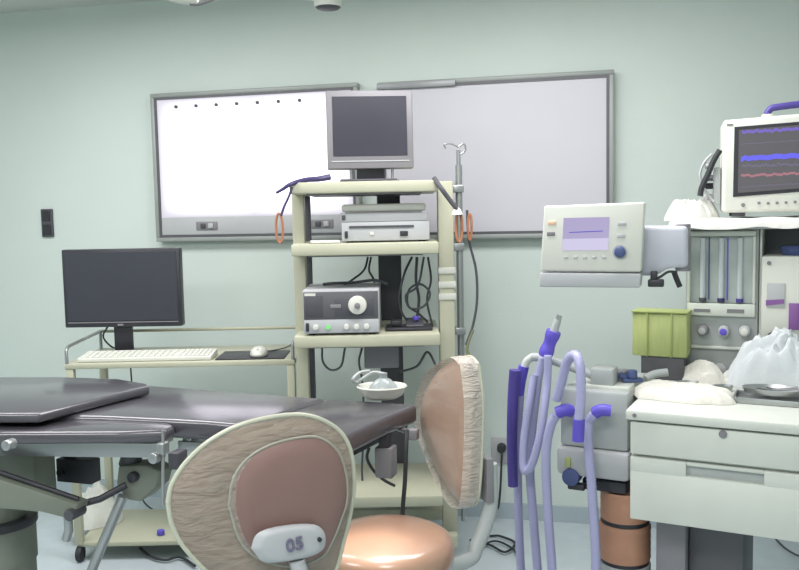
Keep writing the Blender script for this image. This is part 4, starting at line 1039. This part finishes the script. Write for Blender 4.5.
# instrument trays at right
c0 = on(775, 402)
t, T = thing('instrument_tray', 'grey steel instrument tray at the right front of the worktop', 'tray', c0, AR)
def tray(z0, hw_, hd_, h_, nm, m):
    mb = MB(); mb.bx(-hw_, hw_, -hd_, hd_, z0, z0 + .003, .001)
    for sx in (-1, 1): mb.bx(sx * hw_ - .002, sx * hw_ + .002, -hd_, hd_, z0, z0 + h_, .001)
    for sy in (-1, 1): mb.bx(-hw_, hw_, sy * hd_ - .002, sy * hd_ + .002, z0, z0 + h_, .001)
    return mb.build(nm, m, t)
tray(.001, .105, .055, .016, 'tray_body', 'steel')
t_, T_ = thing('kidney_dish', 'steel dish resting on the instrument tray below the plastic wrap', 'dish', c0 + Vector((0, 0, .019)), AR)
MB().lathe([(0, .001), (.05, .001), (.075, .008), (.085, .022), (.088, .022), (.08, .006), (.05, -.0005 + .003), (0, .004)], (0, 0, 0), 36, sy=.55).build('dish', 'steel', t_)
for k_ in range(4):
    mb = MB(); mb.tube([T_ @ Vector((-.06 + .012 * k_, -.02 + .014 * k_, .016)), T_ @ Vector((.0, -.01 + .012 * k_, .012)), T_ @ Vector((.06, -.015 + .01 * k_, .02))], .0028, n=6)
    tag(mb.build('surgical_instrument', 'dgrey' if k_ % 2 else 'steel'), 'thin metal instrument lying in the steel dish on the tray', 'instrument', 'instruments in the steel dish')
# pale plastic wrap piece + small blue parts at the arm block
c = aw(632, 374, .22)
mb = MB(); mb.cyl(c + Vector((0, 0, -.012)), c + Vector((0, 0, .012)), .016, n=16, bev=.003); mb.cyl(c + Vector((-.02, 0, -.012)), c + Vector((-.036, 0, .0)), .010, n=12)
mb.box(c + Vector((-.0, 0, -.018)), (.06, .03, .012))
tag(mb.build('blue_valve', 'knobblue'), 'small dark blue valve sitting below the green canister', 'valve')
mb = MB(); mb.tube([aw(646, 378, .25), aw(655, 374, .26), aw(668, 372, .27)], .012, n=10)
tag(mb.build('grey_tubing', 'mgr'), 'short thick grey tube in front of the green canister base', 'tube')

# ------------------------------------------------------------ floor cables
def fl(px, py): 
    p_ = atz(px, py, .014); return p_
cab('floor_cable', [PLUG, PLUG + Vector((0, -.02, -.03)), PLUG + Vector((-.02, -.03, -.25)), fl(487, 521) + Vector((0, .0, .12)), fl(484, 532), fl(500, 536), fl(515, 543), fl(505, 552), fl(490, 545), fl(470, 540)], .005, 'rubber', 'black cable running from the wall socket down to the floor')
cab('floor_cable', [fl(478, 548), fl(495, 541), fl(513, 549), fl(520, 562)], .0045, 'rubber', 'second dark cable curling on the floor beside the right chair')
cab('floor_cable', [fl(140, 548), fl(150, 556), fl(165, 560), fl(180, 557), fl(195, 566)], .006, 'rubber', 'dark cable curling on the floor under the computer trolley')
cab('floor_cable', [fl(775, 538), fl(785, 548), fl(799, 556), fl(815, 560)], .004, 'cable', 'pale thin cable on the floor under the drawers')

# ------------------------------------------------------------ operating lights overhead
def oplight(name, lb, tip, r_dome, hr, tilt=0, dark=True, hl=.12):
    t, T = thing(name, lb, 'lamp', tip)
    MB().lathe([(0, .0), (hr * .75, .0), (hr * .9, .004)], n=28).build('handle_end', 'dgrey', t)
    MB().lathe([(hr * .9, .004), (hr, .012), (hr * .95, hl * .6), (hr * .8, hl), (0, hl)], n=28).build('handle', 'white', t)
    MB().lathe([(0, hl), (r_dome * .9, hl + .012), (r_dome, hl + .03), (r_dome * .9, hl + .08), (r_dome * .4, hl + .13), (0, hl + .14)], n=48).build('lamp_head', 'white', t)
    top = CEIL - T.translation.z
    MB().cyl((0, 0, hl + .13), (0, 0, top - .02), .022, n=20).build('stem', 'white', t)
    MB().cyl((0, 0, top - .03), (0, 0, top - .001), .07, n=28, bev=.006).build('ceiling_mount', 'white', t)
    return t
oplight('operating_light', 'white operating light handle with dark tip above the equipment cart', at(328, 9, 2.1), .24, .034, hl=.06)
sp_ = bpy.data.lights.new('operating_spot', 'SPOT'); sp_.energy = 130; sp_.spot_size = R(12); sp_.spot_blend = 1; sp_.shadow_soft_size = .05; sp_.color = (1, .96, .9)
so = bpy.data.objects.new('operating_spot', sp_); COL.objects.link(so)
A_ = at(328, 9, 2.1) + Vector((0, -.12, .04)); so.location = A_
so.rotation_euler = (Vector((-.085, 1.93, .64)) - A_).to_track_quat('-Z', 'Y').to_euler()
tt_ = thing('ceiling_lamp', 'white jointed ceiling lamp cut by the top edge left of centre', 'lamp', at(185, -30, 2.6))[0]
TTm = tt_.matrix_world.copy() if False else WMAT[tt_.name]
def la(px, py, y=2.6): return TTm.inverted() @ at(px, py, y)
MB().tube([la(150, -14), la(178, -3), la(198, 0)], lambda u: .022 - .008 * u, n=14, smooth=5).build('arm_cover', 'white', tt_)
MB().tube([la(190, 4), la(202, 3), la(222, -6), (la(222, -6) + Vector((.05, 0, .05)))], .006, n=8, smooth=4).build('arm_bar', 'mgrey', tt_)
o_ = la(150, -14); up = TTm.translation.z + o_.z
MB().cyl(o_, (o_.x, o_.y, CEIL - TTm.translation.z - .002), .02).build('drop_tube', 'white', tt_)
